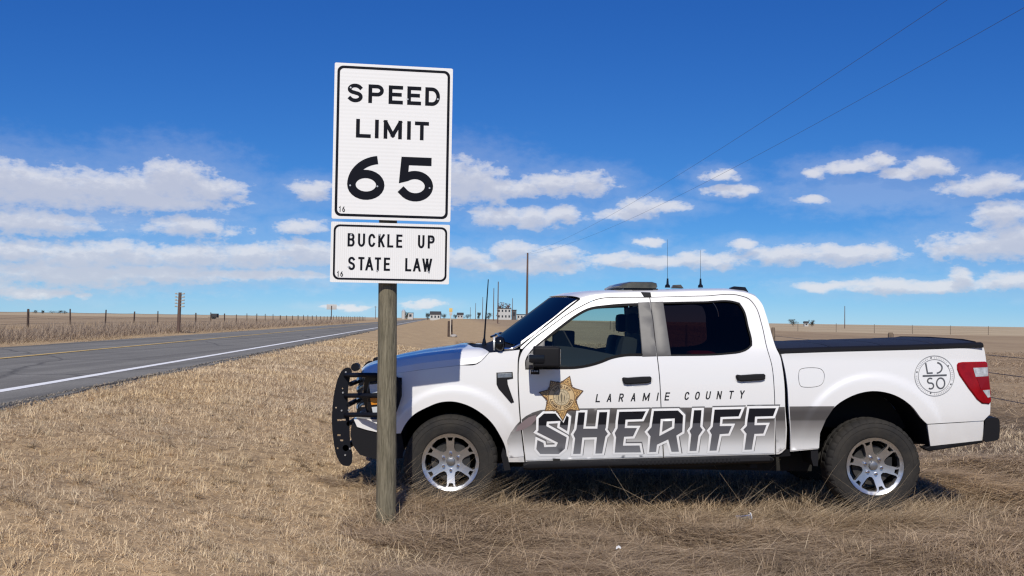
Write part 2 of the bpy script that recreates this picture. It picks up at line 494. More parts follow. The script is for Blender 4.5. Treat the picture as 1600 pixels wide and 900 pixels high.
def offset_poly(poly, d):
    """grow (d>0) or shrink a polygon"""
    n = len(poly); s = 1 if area2(poly) > 0 else -1; out = []
    for i in range(n):
        a, b, c = poly[i - 1], poly[i], poly[(i + 1) % n]
        n1 = Vector((b[1] - a[1], a[0] - b[0])); n2 = Vector((c[1] - b[1], b[0] - c[0]))
        if n1.length < 1e-9 or n2.length < 1e-9: out.append(b); continue
        n1.normalize(); n2.normalize(); m = n1 + n2
        if m.length < 1e-6: out.append(b); continue
        m.normalize(); k = s * d / max(0.4, m.dot(n1))
        out.append((b[0] + m.x * k, b[1] + m.y * k))
    return out
def cdt(loops, step, keep, pad=0.45):
    """triangulate the area where keep(points) holds; loops are constraint outlines"""
    V = []; E = []
    for lp in loops:
        o = len(V); V += [Vector(p) for p in lp]
        E += [(o + i, o + (i + 1) % len(lp)) for i in range(len(lp))]
    if step:
        a = np.array([tuple(v) for v in V]); lo = a.min(0); hi = a.max(0)
        gx, gy = np.meshgrid(np.arange(lo[0] + step * .5, hi[0], step), np.arange(lo[1] + step * .5, hi[1], step))
        gp = np.stack([gx.ravel(), gy.ravel()], 1)
        if len(gp):
            gp = gp[keep(gp)]
        if len(gp):
            d = np.full(len(gp), 1e9)
            for i in range(0, len(a), 64):
                dd = np.hypot(gp[:, 0][:, None] - a[i:i + 64, 0][None], gp[:, 1][:, None] - a[i:i + 64, 1][None]).min(1)
                d = np.minimum(d, dd)
            V += [Vector(p) for p in gp[d > step * pad]]
    r = delaunay_2d_cdt(V, E, [], 0, 1e-6)
    pv = [tuple(v) for v in r[0]]
    tri = [f for f in r[2]]
    if not tri: return pv, []
    cen = np.array([[sum(pv[i][0] for i in f) / len(f), sum(pv[i][1] for i in f) / len(f)] for f in tri])
    k = keep(cen)
    tri = [f for f, q in zip(tri, k) if q]
    return pv, tri
def area_mesh(outer, holes=(), step=None, dstep=None):
    dstep = dstep or step or 1e9
    lo = densify(outer, dstep); hl = [densify(h, dstep) for h in holes]
    def keep(p):
        k = inside(p, outer)
        for h in holes: k &= ~inside(p, h)
        return k
    return cdt([lo] + hl, step, keep)
def union_mesh(polys, step=None, minus=()):
    def keep(p):
        k = np.zeros(len(p), bool)
        for q in polys: k |= inside(p, q)
        for q in minus: k &= ~inside(p, q)
        return k
    return cdt([densify(q, step or 1e9) for q in list(polys) + list(minus)], step, keep)

# ---- stroke lettering ---------------------------------------------------
def strip(path, w, ext=True, closed=False):
    """quads (as polygons) along a polyline of width w, mitred"""
    p = [Vector(q) for q in path]
    if ext and not closed:
        d = (p[0] - p[1]).normalized(); p[0] = p[0] + d * w / 2
        d = (p[-1] - p[-2]).normalized(); p[-1] = p[-1] + d * w / 2
    n = len(p); Lf = []; Rt = []
    for i in range(n):
        a = p[i - 1] if (i > 0 or closed) else None
        c = p[(i + 1) % n] if (i < n - 1 or closed) else None
        d1 = (p[i] - a).normalized() if a is not None else None
        d2 = (c - p[i]).normalized() if c is not None else None
        if d1 is None: d1 = d2
        if d2 is None: d2 = d1
        n1 = Vector((-d1.y, d1.x)); n2 = Vector((-d2.y, d2.x)); m = n1 + n2
        if m.length < 1e-6: m = n1
        m.normalize(); k = w / 2 / max(0.40, m.dot(n1))
        Lf.append(p[i] + m * k); Rt.append(p[i] - m * k)
    out = []
    for i in range(n if closed else n - 1):
        j = (i + 1) % n
        out.append([tuple(Lf[i]), tuple(Lf[j]), tuple(Rt[j]), tuple(Rt[i])])
    return out
def arc(cx, cy, rx, ry, a0, a1, n=12):
    return [(cx + rx * math.cos(math.radians(a0 + (a1 - a0) * i / n)), cy + ry * math.sin(math.radians(a0 + (a1 - a0) * i / n))) for i in range(n + 1)]
GL = {
 'L': [[(0,1),(0,0),(1,0)]], 'I': [[(.5,0),(.5,1)]], 'T': [[(0,1),(1,1)],[(.5,1),(.5,0)]],
 'E': [[(1,1),(0,1),(0,0),(1,0)],[(0,.52),(.88,.52)]], 'F': [[(1,1),(0,1),(0,0)],[(0,.5),(.85,.5)]],
 'H': [[(0,0),(0,1)],[(1,0),(1,1)],[(0,.5),(1,.5)]],
 'P': [[(0,0),(0,1),(.6,1)] + arc(.6,.73,.4,.27,80,-80,10) + [(.6,.46),(0,.46)]],
 'R': [[(0,0),(0,1),(.6,1)] + arc(.6,.73,.4,.27,80,-80,10) + [(.6,.46),(0,.46)],[(.5,.46),(1,0)]],
 'D': [[(0,0),(0,1),(.45,1)] + arc(.45,.5,.55,.5,80,-80,14) + [(.45,0),(0,0)]],
 'B': [[(0,0),(0,1),(.6,1)] + arc(.6,.77,.36,.23,80,-80,9) + [(.6,.54),(0,.54)],[(.6,.54)] + arc(.6,.27,.4,.27,80,-80,10) + [(.6,0),(0,0)]],
 'U': [[(0,1),(0,.32)] + arc(.5,.32,.5,.32,190,350,12) + [(1,.32),(1,1)]],
 'C': [arc(.5,.62,.5,.38,28,180,11) + arc(.5,.38,.5,.38,180,332,11)],
 'O': [arc(.5,.62,.5,.38,0,180,12) + arc(.5,.38,.5,.38,180,360,12) + [(1,.62)]],
 'S': [arc(.5,.745,.5,.255,30,180,10) + arc(.5,.745,.5,.215,195,262,4) + arc(.5,.255,.5,.245,82,0,6) + arc(.5,.255,.5,.255,-8,-150,10)],
 'K': [[(0,0),(0,1)],[(1,1),(.02,.36)],[(.36,.58),(1,0)]], 'A': [[(0,0),(.5,1),(1,0)],[(.17,.3),(.83,.3)]],
 'W': [[(0,1),(.27,0),(.5,.92),(.73,0),(1,1)]], 'M': [[(0,0),(0,1),(.5,.12),(1,1),(1,0)]],
 'N': [[(0,0),(0,1),(1,0),(1,1)]], 'Y': [[(0,1),(.5,.48),(1,1)],[(.5,.5),(.5,0)]],
 '6': [arc(1.02,.30,1.02,.70,97,180,14)[:-1] + arc(.5,.30,.5,.30,180,540,26)],
 '5': [[(.93,1),(.13,1),(.08,.53)] + arc(.50,.31,.5,.31,128,-146,22)],
 '1': [[(.2,.82),(.55,1),(.55,0)]],
}
def clip_y(poly, lo, hi):
    for sgn, lim in ((1, lo), (-1, -hi)):
        out = []; n = len(poly)
        for i in range(n):
            p, q = poly[i], poly[(i + 1) % n]; a_, b_ = sgn * p[1] - lim, sgn * q[1] - lim
            if a_ >= 0: out.append(p)
            if (a_ >= 0) != (b_ >= 0):
                t = a_ / (a_ - b_); out.append((p[0] + (q[0] - p[0]) * t, p[1] + (q[1] - p[1]) * t))
        poly = out
        if len(poly) < 3: return []
    return poly
def glyph(ch, x0, y0, w, h, sw, slant=0.0, down=False):
    """stroke polygons of a letter in the box x0..x0+w, baseline y0, height h (down=True: y axis points down)"""
    out = []
    for path in GL[ch]:
        q = []
        for u, v in path:
            p = (sw / 2 + u * (w - sw) if w > sw else w / 2, sw / 2 + v * (h - sw))
            if not q or math.hypot(p[0] - q[-1][0], p[1] - q[-1][1]) > 1e-6 * max(1, h): q.append(p)
        if ch == 'O':
            quads = strip(q[:-1], sw, closed=True)
        else:
            # hairpin corners (M, N, W, A) become separate strokes trimmed flat at the cap and base lines
            runs = [[q[0]]]
            for i in range(1, len(q)):
                runs[-1].append(q[i])
                if i < len(q) - 1:
                    d1 = Vector(q[i]) - Vector(q[i - 1]); d2 = Vector(q[i + 1]) - Vector(q[i])
                    if ch in 'MNWAVK' and d1.angle(d2) > math.radians(100): runs.append([q[i]])
            quads = []
            for r in runs: quads += strip(r, sw * (1.0 if len(runs) == 1 else .98), ext=ch != '6')
            if len(runs) > 1:
                quads = []
                for r in runs:
                    a_ = Vector(r[0]); b_ = Vector(r[-1]); d = (b_ - a_).normalized() * sw * (.52 if ch == 'M' else 1.0)
                    quads += strip([tuple(a_ - d), tuple(b_ + d)] if len(r) == 2 else r, sw, ext=len(r) > 2)
            if ch in 'MNWAVK': quads = [c_ for c_ in (clip_y(k_, 0, h) for k_ in quads) if c_]
        for k_ in quads:
            out.append([(x0 + X + slant * Yv, y0 - Yv if down else y0 + Yv) for X, Yv in k_])
    return out

# ================================================================== terrain and road
RA = math.atan((800 - 678) / FPX)          # the road runs a few degrees left of straight ahead
CA, SA = math.cos(RA), math.sin(RA)
def st_of(x, y):
    return -x * SA + y * CA, -x * CA - y * SA      # along the road, to the left of the camera
def xy_of(s, t):
    return -t * CA - s * SA, -t * SA + s * CA
def sst(a, b, v):
    k = np.clip((np.asarray(v, float) - a) / (b - a), 0, 1)
    return k * k * (3 - 2 * k)
def vnoise(x, y, scale, seed=0):
    r = np.random.RandomState(seed).rand(256, 256)
    X = np.asarray(x, float) / scale + 1000.0; Y = np.asarray(y, float) / scale + 1000.0
    i = np.floor(X).astype(int); j = np.floor(Y).astype(int); fx = X - i; fy = Y - j
    fx = fx * fx * (3 - 2 * fx); fy = fy * fy * (3 - 2 * fy)
    g = lambda a, b: r[a % 256, b % 256]
    return (g(i, j) * (1 - fx) + g(i + 1, j) * fx) * (1 - fy) + (g(i, j + 1) * (1 - fx) + g(i + 1, j + 1) * fx) * fy
ROADZ = 0.63
T_NEAR, T_FAR = 4.78, 12.55
def H(x, y):
    x = np.asarray(x, float); y = np.asarray(y, float)
    s, t = st_of(x, y)
    z = 0.585 * sst(-1.2, 4.5, t)
    z = z + 0.13 * sst(12.7, 14.2, t) - 0.35 * sst(20, 60, t)
    near = 1 - sst(25, 60, np.hypot(x, y))
    tr = 1 - 0.8 * sst(0.6, 0.0, np.maximum(np.maximum(-1.3 - x, x - 4.1), np.maximum(8.2 - y, y - 10.6)))  # pressed flat under the truck
    off = (1 - sst(4.2, 4.7, t)) + sst(12.6, 13.2, t)
    z = z + (vnoise(x, y, 0.9, 3) - 0.5) * 0.07 * near * off * tr + (vnoise(x, y, 0.28, 4) - 0.5) * 0.035 * near * off * tr
    z = z + ((vnoise(x, y, 0.7, 6) - .5) * .10 + (vnoise(x * .6, y, 0.33, 7) - .5) * .06) * near * sst(1.0, -.6, t) * tr
    z = z + 1.45 * sst(110, 330, y) * sst(2.5, -7, t) * sst(-95, -45, t)
    return z
def Hs(x, y): return float(H(x, y))

def soil_material():
    m = bpy.data.materials.new('dry_ground'); m.use_nodes = True
    t = m.node_tree; b = t.nodes['Principled BSDF']; b.inputs['Roughness'].default_value = 0.95; b.inputs['Specular IOR Level'].default_value = 0.1
    geo = t.nodes.new('ShaderNodeNewGeometry'); pos = geo.outputs['Position']
    sx = t.nodes.new('ShaderNodeSeparateXYZ'); t.links.new(pos, sx.inputs[0])
    def mth(op, a, bb=None, c=None):
        n = t.nodes.new('ShaderNodeMath'); n.operation = op
        for i, v in enumerate((a, bb, c)):
            if v is None: continue
            if isinstance(v, (int, float)): n.inputs[i].default_value = v
            else: t.links.new(v, n.inputs[i])
        return n.outputs[0]
    def nz(scale, det, st=(1, 1, 1)):
        mp = t.nodes.new('ShaderNodeMapping'); mp.inputs['Scale'].default_value = st; t.links.new(pos, mp.inputs[0])
        n = t.nodes.new('ShaderNodeTexNoise'); n.inputs['Scale'].default_value = scale; n.inputs['Detail'].default_value = det; n.inputs['Roughness'].default_value = 0.7
        t.links.new(mp.outputs[0], n.inputs['Vector']); return n.outputs[0]
    def ss(v, a, bb):
        n = t.nodes.new('ShaderNodeMapRange'); n.interpolation_type = 'SMOOTHSTEP'; n.inputs[1].default_value = a; n.inputs[2].default_value = bb
        t.links.new(v, n.inputs[0]); return n.outputs[0]
    def mix(f, a, bb):
        n = t.nodes.new('ShaderNodeMix'); n.data_type = 'RGBA'
        t.links.new(f, n.inputs['Factor'])
        for k, v in (('A', a), ('B', bb)):
            if isinstance(v, tuple): n.inputs[k].default_value = (*v, 1)
            else: t.links.new(v, n.inputs[k])
        return n.outputs['Result']
    X, Y = sx.outputs[0], sx.outputs[1]
    tt = mth('ADD', mth('MULTIPLY', X, -CA), mth('MULTIPLY', Y, -SA))
    fine = nz(9, 9); mid = nz(0.9, 7); big = nz(0.05, 6, (1, 0.25, 1))
    soil = mix(ss(fine, .35, .65), (0.54, 0.39, 0.225), (0.29, 0.205, 0.122))
    straw = mix(ss(mid, .35, .65), (0.52, 0.38, 0.215), (0.40, 0.285, 0.165))
    straw = mix(mth('MULTIPLY', ss(fine, .45, .7), 0.5), straw, (0.19, 0.14, 0.09))
    soil = mix(ss(tt, 0.9, -0.2), soil, mix(ss(fine, .35, .65), (0.20, 0.145, 0.092), (0.085, 0.062, 0.042)))
    near = mix(ss(Y, 16, 40), soil, straw)
    brown = mix(ss(big, .4, .62), (0.36, 0.265, 0.165), (0.28, 0.20, 0.125))
    brown = mix(mth('MULTIPLY', ss(mid, .4, .65), 0.45), brown, (0.42, 0.32, 0.205))
    tan = mix(ss(big, .4, .62), (0.50, 0.40, 0.26), (0.42, 0.325, 0.205))
    wob = mth('MULTIPLY', mth('SUBTRACT', nz(0.02, 4), 0.5), 60)
    yw = mth('ADD', Y, wob)
    left = mth('MULTIPLY', ss(tt, 17.0, 19.5), 1.0)
    right = ss(tt, -9.0, -14.0)
    c = mix(mth('MULTIPLY', left, ss(Y, 14, 30)), near, brown)
    c = mix(mth('MULTIPLY', right, ss(Y, 12, 24)), c, brown)
    c = mix(mth('MULTIPLY', left, ss(yw, 380, 430)), c, tan)
    c = mix(mth('MULTIPLY', ss(tt, -60, -75), ss(Y, 176, 186)), c, tan)
    t.links.new(c, b.inputs['Base Color'])
    bp = t.nodes.new('ShaderNodeBump'); bp.inputs['Strength'].default_value = 0.6; bp.inputs['Distance'].default_value = 0.05
    t.links.new(fine, bp.inputs['Height']); t.links.new(bp.outputs[0], b.inputs['Normal'])
    return m
M_SOIL = soil_material()
def build_ground():
    nx, ny = 260, 300
    u = np.linspace(-1, 1, nx); xs = 9 * np.sinh(u * 7.4) / np.sinh(7.4) * 0 + np.sign(u) * (14 * np.abs(u) + 9000 * np.abs(u) ** 9)
    v = np.linspace(0, 1, ny); ys = -6 + 40 * v + 15000 * v ** 10
    vb = np.linspace(1, 0, 40)[:-1]; ys = np.concatenate([-6 - 30 * vb - 9000 * vb ** 6, ys]); ny = len(ys)
    X, Y = np.meshgrid(xs, ys)
    Xr = X - SA * Y * sst(40, 200, np.abs(Y))       # lean the far grid along the road
    Z = H(Xr, Y)
    V = np.stack([Xr.ravel(), Y.ravel(), Z.ravel()], 1)
    mesh('ground', V.tolist(), grid_faces(ny, nx), M_SOIL, sharp=180, label='dry straw-coloured prairie ground on both sides of the road', kind='structure')
build_ground()

def asphalt():
    m = P('asphalt', (0.178, 0.170, 0.150), rough=0.9, col2=(0.215, 0.206, 0.182), vscale=0.8, stretch=(1, 1, 1), bump=0.35, bscale=140, spec=0.2)
    t = m.node_tree; b = t.nodes['Principled BSDF']
    # speckle of the chip seal and long wheel-path streaks
    tc = t.nodes.new('ShaderNodeTexCoord')
    mp = t.nodes.new('ShaderNodeMapping'); mp.inputs['Rotation'].default_value = (0, 0, -RA); mp.inputs['Scale'].default_value = (1.6, 0.03, 1)
    t.links.new(tc.outputs['Object'], mp.inputs[0])
    n = t.nodes.new('ShaderNodeTexNoise'); n.inputs['Scale'].default_value = 1.2; n.inputs['Detail'].default_value = 5; t.links.new(mp.outputs[0], n.inputs['Vector'])
    n2 = t.nodes.new('ShaderNodeTexNoise'); n2.inputs['Scale'].default_value = 55; n2.inputs['Detail'].default_value = 4; t.links.new(tc.outputs['Object'], n2.inputs['Vector'])
    src = b.inputs['Base Color'].links[0].from_socket
    h1 = t.nodes.new('ShaderNodeMix'); h1.data_type = 'RGBA'; h1.blend_type = 'OVERLAY'; h1.inputs['Factor'].default_value = 0.55
    t.links.new(src, h1.inputs['A']); t.links.new(n.outputs[0], h1.inputs['B'])
    h2 = t.nodes.new('ShaderNodeMix'); h2.data_type = 'RGBA'; h2.blend_type = 'OVERLAY'; h2.inputs['Factor'].default_value = 0.6
    t.links.new(h1.outputs['Result'], h2.inputs['A']); t.links.new(n2.outputs[0], h2.inputs['B'])
    mp2 = t.nodes.new('ShaderNodeMapping'); mp2.inputs['Rotation'].default_value = (0, 0, -RA); mp2.inputs['Scale'].default_value = (0.16, 0.10, 1)
    t.links.new(tc.outputs['Object'], mp2.inputs[0])
    wob = t.nodes.new('ShaderNodeTexNoise'); wob.inputs['Scale'].default_value = 2.2; wob.inputs['Detail'].default_value = 6; t.links.new(mp2.outputs[0], wob.inputs['Vector'])
    va = t.nodes.new('ShaderNodeVectorMath'); va.operation = 'MULTIPLY_ADD'; va.inputs[1].default_value = (.35, .35, 0); t.links.new(wob.outputs['Color'], va.inputs[0]); t.links.new(mp2.outputs[0], va.inputs[2])
    vo = t.nodes.new('ShaderNodeTexVoronoi'); vo.feature = 'DISTANCE_TO_EDGE'; vo.inputs['Scale'].default_value = 1.0; t.links.new(va.outputs[0], vo.inputs['Vector'])
    cr = t.nodes.new('ShaderNodeMapRange'); cr.inputs[1].default_value = 0.0; cr.inputs[2].default_value = 0.010; cr.inputs[3].default_value = 0.55; cr.inputs[4].default_value = 0.0; t.links.new(vo.outputs['Distance'], cr.inputs[0])
    h3 = t.nodes.new('ShaderNodeMix'); h3.data_type = 'RGBA'; h3.inputs['B'].default_value = (0.045, 0.043, 0.042, 1)
    t.links.new(cr.outputs[0], h3.inputs['Factor']); t.links.new(h2.outputs['Result'], h3.inputs['A'])
    t.links.new(h3.outputs['Result'], b.inputs['Base Color'])
    return m
def line_paint(name, col):
    m = P(name, col, rough=0.75, bump=0.2, bscale=120, spec=0.2)
    t = m.node_tree; b = t.nodes['Principled BSDF']
    tc = t.nodes.new('ShaderNodeTexCoord')
    n = t.nodes.new('ShaderNodeTexNoise'); n.inputs['Scale'].default_value = 18; n.inputs['Detail'].default_value = 8; t.links.new(tc.outputs['Object'], n.inputs['Vector'])
    mr = t.nodes.new('ShaderNodeMapRange'); mr.inputs[1].default_value = 0.60; mr.inputs[2].default_value = 0.78; t.links.new(n.outputs[0], mr.inputs[0])
    mx = t.nodes.new('ShaderNodeMix'); mx.data_type = 'RGBA'; mx.inputs['A'].default_value = (*col, 1); mx.inputs['B'].default_value = (0.16, 0.155, 0.15, 1)
    t.links.new(mr.outputs[0], mx.inputs['Factor']); t.links.new(mx.outputs['Result'], b.inputs['Base Color'])
    return m
def road_sheet(name, t0, t1, z, mat, parent=None, wob=0.0, seed=1, skirt=True, nt=2, **kw):
    ss_ = np.concatenate([np.array([-6000, -2500, -1000, -400, -200, -100, -60]), np.arange(-40, 60, 0.25), np.arange(60, 300, 4), np.array([320, 400, 600, 900, 1500, 3000, 6000, 12000])])
    rows = []
    r = np.random.RandomState(seed)
    for s in ss_:
        e0 = t0 + (vnoise(s, 0, 0.7, seed) - .5) * wob + (vnoise(s, 5, 4.0, seed + 1) - .5) * wob * 1.5
        e1 = t1 + (vnoise(s, 9, 0.8, seed + 2) - .5) * wob
        prof = [(float(e0 + (e1 - e0) * k / nt), 0.0) for k in range(nt + 1)]
        row = [(t, z - 0.012 * abs(t - 9.2)) for t, _ in prof]
        if skirt: row = [(row[0][0] - 0.05, z - 0.2)] + row + [(row[-1][0] + 0.05, z - 0.2)]
        rows.append([(*xy_of(s, t), zz) for t, zz in row])
    V = [p for rw in rows for p in rw]
    return mesh(name, V, grid_faces(len(rows), len(rows[0])), mat, parent, sharp=60, **kw)
road = road_sheet('road', T_NEAR, T_FAR, ROADZ + 0.03, asphalt(), wob=0.16, nt=6, label='two-lane grey asphalt highway running to the horizon', kind='structure')
road_sheet('edge_line', 5.57, 5.74, ROADZ + 0.034, line_paint('white_line_paint', (0.86, 0.86, 0.84)), road, wob=0.012, seed=5, skirt=False, nt=1)
road_sheet('centre_line', 9.16, 9.34, ROADZ + 0.034, line_paint('yellow_line_paint', (0.62, 0.44, 0.17)), road, wob=0.012, seed=9, skirt=False, nt=1)

# ================================================================== grass
def grass_mat(name):
    m = bpy.data.materials.new(name); m.use_nodes = True
    t = m.node_tree; b = t.nodes['Principled BSDF']; b.inputs['Roughness'].default_value = 0.75; b.inputs['Specular IOR Level'].default_value = 0.25
    a = t.nodes.new('ShaderNodeAttribute'); a.attribute_name = 'col'
    t.links.new(a.outputs['Color'], b.inputs['Base Color'])
    tr = t.nodes.new('ShaderNodeBsdfTranslucent'); t.links.new(a.outputs['Color'], tr.inputs[0])
    ms = t.nodes.new('ShaderNodeMixShader'); ms.inputs[0].default_value = 0.28
    t.links.new(b.outputs[0], ms.inputs[1]); t.links.new(tr.outputs[0], ms.inputs[2]); t.links.new(ms.outputs[0], t.nodes['Material Output'].inputs[0])
    return m
M_GRASS = grass_mat('dry_grass')
def tri_mesh(name, V, T, C, mat, **kw):
    me = bpy.data.meshes.new(name)
    me.vertices.add(len(V)); me.vertices.foreach_set('co', V.astype(np.float32).ravel())
    me.loops.add(T.size); me.loops.foreach_set('vertex_index', T.astype(np.int32).ravel())
    me.polygons.add(len(T)); me.polygons.foreach_set('loop_start', np.arange(0, T.size, 3, dtype=np.int32))
    me.update(calc_edges=True)
    at = me.attributes.new('col', 'FLOAT_COLOR', 'POINT')
    c4 = np.ones((len(V), 4), np.float32); c4[:, :3] = C
    at.data.foreach_set('color', c4.ravel())
    me.materials.append(mat)
    o = bpy.data.objects.new(name, me)
    return put(o, None, **kw)
def ribbons(base, dirs, up, length, width, col, droop, segs, rng, side=None):
    """base (n,3); blades leaving along horizontal dirs (n,2) with rise 'up' (0 flat, 1 upright) and bending over by droop"""
    n = len(base); V = []; C = []
    hz = np.sqrt(np.clip(1 - up ** 2, 0, 1))
    wv = np.stack([-dirs[:, 1], dirs[:, 0], np.zeros(n)], 1)
    mixr = rng.uniform(-0.6, 0.6, n)[:, None]
    wv = wv + np.stack([dirs[:, 0], dirs[:, 1], rng.uniform(-.6, .6, n)], 1) * mixr
    wv /= np.linalg.norm(wv, axis=1)[:, None]
    idx = []
    for k in range(segs + 1):
        f = k / segs
        p = base + np.stack([dirs[:, 0] * hz, dirs[:, 1] * hz, up], 1) * (length * f)[:, None]
        p[:, 2] -= droop * length * f * f
        p[:, :2] += dirs * (droop * length * f * f * 0.5)[:, None]
        if k < segs:
            w = (width * (1 - 0.55 * f) / 2)[:, None]
            V.append(p - wv * w); V.append(p + wv * w)
        else:
            V.append(p)
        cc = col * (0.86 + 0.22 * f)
        C.append(cc)
        if k < segs: C.append(cc)
    m = 2 * segs + 1
    VV = np.stack(V, 1).reshape(-1, 3); CC = np.stack(C, 1).reshape(-1, 3)
    o = (np.arange(n) * m)[:, None]
    T = []
    for k in range(segs - 1):
        a = 2 * k
        T.append(np.concatenate([o + a, o + a + 1, o + a + 3], 1)); T.append(np.concatenate([o + a, o + a + 3, o + a + 2], 1))
    a = 2 * (segs - 1)
    T.append(np.concatenate([o + a, o + a + 1, o + a + 2], 1))
    return VV, np.concatenate(T, 0), CC
def cat(parts):
    V = []; T = []; C = []; o = 0
    for v, t, c in parts:
        V.append(v); T.append(t + o); C.append(c); o += len(v)
    return np.concatenate(V), np.concatenate(T), np.concatenate(C)
STRAW = np.array([[.88,.67,.385],[.83,.62,.35],[.72,.535,.30],[.90,.74,.465],[.42,.30,.175]])
BROWN = np.array([[.60,.43,.25],[.48,.34,.195],[.39,.27,.155],[.74,.56,.35],[.24,.165,.10]])
def tint(rng, pal, n, x, y, sc=0.55):
    w = rng.dirichlet(np.ones(len(pal)) * 0.18, n)
    c = w @ pal
    f = 0.88 + 0.30 * vnoise(x, y, sc, 21) * 0.5 + 0.30 * vnoise(x, y, 2.3, 22) * 0.5
    grey = vnoise(x, y, 1.6, 27)[:, None]
    g = c.mean(1, keepdims=True)
    c = c * (1 - .30 * grey) + g * np.array([1.03, .98, .95]) * .30 * grey
    return c * f[:, None]
def fan(rng, n, r0, r1, pw, az0=-33, az1=33):
    """points in the wedge the camera looks along, density falling with distance as r**-pw"""
    q = rng.rand(n); e = 2 - pw
    r = (r0 ** e + q * (r1 ** e - r0 ** e)) ** (1 / e)
    a = np.radians(rng.uniform(az0, az1, n))
    return r * np.sin(a), r * np.cos(a), r
def clear_of_truck(x, y):
    return ~((x > -1.42) & (x < 4.2) & (y > 8.45) & (y < 10.45))
def build_grass():
    rng = np.random.RandomState(11)
    # ---- short straw turf on the road bank
    x, y, r = fan(rng, 700000, 4.3, 48, 1.5)
    s, t = st_of(x, y)
    edge = 0.42 + (vnoise(x, y, 0.8, 31) - .5) * 1.3 - 0.25 * sst(8, 11, y)
    front = (y < 10.8) | (x < -1.6 - 0.08 * (y - 10.8))
    k = (t < T_NEAR + 0.03 + (vnoise(s, t * 0, .6, 41) - .5) * .28) & (t > edge) & front
    k |= (y > 10.8) & (t > -9.5) & (t < T_NEAR - .05)
    k &= clear_of_truck(x, y)
    bare = vnoise(x, y, 0.45, 33) * .6 + vnoise(x, y, 1.7, 34) * .4
    k &= (bare > 0.24) | (rng.rand(len(x)) < .6)
    x, y, r, t = x[k], y[k], r[k], t[k]; n = len(x)
    tuft = vnoise(x, y, 0.10, 35) * .6 + vnoise(x, y, .33, 38) * .4
    L = (0.026 + 0.058 * tuft ** 1.5 + 0.025 * rng.rand(n) ** 2) * (0.65 + 0.7 * rng.rand(n)) * np.where(r > 14, 1.4, 1.0)
    L *= 1 - .45 * sst(T_NEAR - .5, T_NEAR, t)
    W = 0.0038 * (r / 6) ** 0.92 * (0.5 + 1.0 * rng.rand(n))
    swirl = vnoise(x, y, 0.9, 36) * 6.28 + vnoise(x, y, .3, 37) * 3
    a = swirl + rng.normal(0, 1.7, n)
    d = np.stack([np.cos(a), np.sin(a)], 1)
    up = np.clip(rng.normal(0.52, .28, n), .08, .98)
    base = np.stack([x, y, H(x, y) - .006], 1)
    col = tint(rng, STRAW, n, x, y)
    nr = r < 11
    parts = [ribbons(base[nr], d[nr], up[nr], L[nr], W[nr], col[nr], rng.uniform(.05, .5, nr.sum()), 2, rng),
             ribbons(base[~nr], d[~nr], up[~nr], L[~nr], W[~nr] * 1.25, col[~nr] * .95, np.zeros((~nr).sum()), 1, rng)]
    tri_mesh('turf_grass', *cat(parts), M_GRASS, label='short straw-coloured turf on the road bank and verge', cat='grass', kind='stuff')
    # ---- long matted grass, flattened roughly sideways
    x, y, r = fan(rng, 330000, 4.6, 13.5, 1.1)
    s, t = st_of(x, y)
    edge = 0.50 + (vnoise(x, y, 0.8, 31) - .5) * 1.5 - 0.3 * sst(8, 11, y)
    k = (t < edge) & ((y < 10.6) | (x > 2.6)) & clear_of_truck(x, y)
    x, y, r = x[k], y[k], r[k]; n = len(x)
    cl = vnoise(x, y, 0.5, 51)
    L = (0.07 + 0.27 * rng.rand(n) ** 2.0) * (0.7 + .6 * cl)
    W = (0.0018 + .0040 * rng.rand(n) ** 1.5) * (r / 6) ** .8
    sway = (vnoise(x, y, 1.1, 52) - .5) * 1.9 + (vnoise(x, y, .35, 53) - .5) * 1.2
    flip = np.where(vnoise(x, y, 1.5, 54) + rng.normal(0, .22, n) > .42, 0.0, math.pi)
    a = sway + flip + rng.normal(0, .55, n)
    d = np.stack([np.cos(a), np.sin(a)], 1)
    up = np.clip(rng.normal(.24, .17, n), .03, .85)
    base = np.stack([x, y, H(x, y) + .06 * cl * rng.rand(n)], 1)
    col = tint(rng, BROWN, n, x, y, .4)
    parts = [ribbons(base, d, up, L, W, col, up * rng.uniform(.35, .95, n), 3, rng)]
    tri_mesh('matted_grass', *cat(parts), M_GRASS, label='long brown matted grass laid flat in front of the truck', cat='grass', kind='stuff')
    # ---- brown pasture behind and beside the truck
    x, y, r = fan(rng, 230000, 9.5, 70, 1.25, -12, 33)
    s, t = st_of(x, y)
    k = (t < -1.5) & (x > np.where(y < 13, 2.6, -3 - .05 * y)) & clear_of_truck(x, y)
    k &= (y > 12.5) | (x > 2.4)
    x, y, r = x[k], y[k], r[k]; n = len(x)
    cl = vnoise(x, y, 0.8, 61)
    L = (0.07 + 0.22 * rng.rand(n) ** 1.5) * (0.6 + .8 * cl)
    W = .0042 * (r / 9) ** .95 * (.6 + .8 * rng.rand(n))
    a = (vnoise(x, y, 2.1, 62) - .5) * 2.2 + np.where(rng.rand(n) > .6, 0, math.pi) + rng.normal(0, .45, n)
    d = np.stack([np.cos(a), np.sin(a)], 1)
    up = np.clip(rng.normal(.36, .2, n), .05, .9)
    base = np.stack([x, y, H(x, y)], 1)
    col = tint(rng, BROWN, n, x, y, .9) * .97
    parts = [ribbons(base, d, up, L, W, col, up * rng.uniform(.2, .6, n), 2, rng)]
    tri_mesh('pasture_grass', *cat(parts), M_GRASS, label='rough brown pasture grass behind the truck up to the fence', cat='grass', kind='stuff')
    # ---- tall leaning stems along the flank of the truck
    n = 2600
    x = rng.uniform(-1.15, 4.1, n); y = rng.uniform(7.85, 8.40, n)
    dens = vnoise(x, y * 0, .38, 71)
    atw = np.exp(-((x + .53) / .42) ** 2) + np.exp(-((x - 3.14) / .5) ** 2)
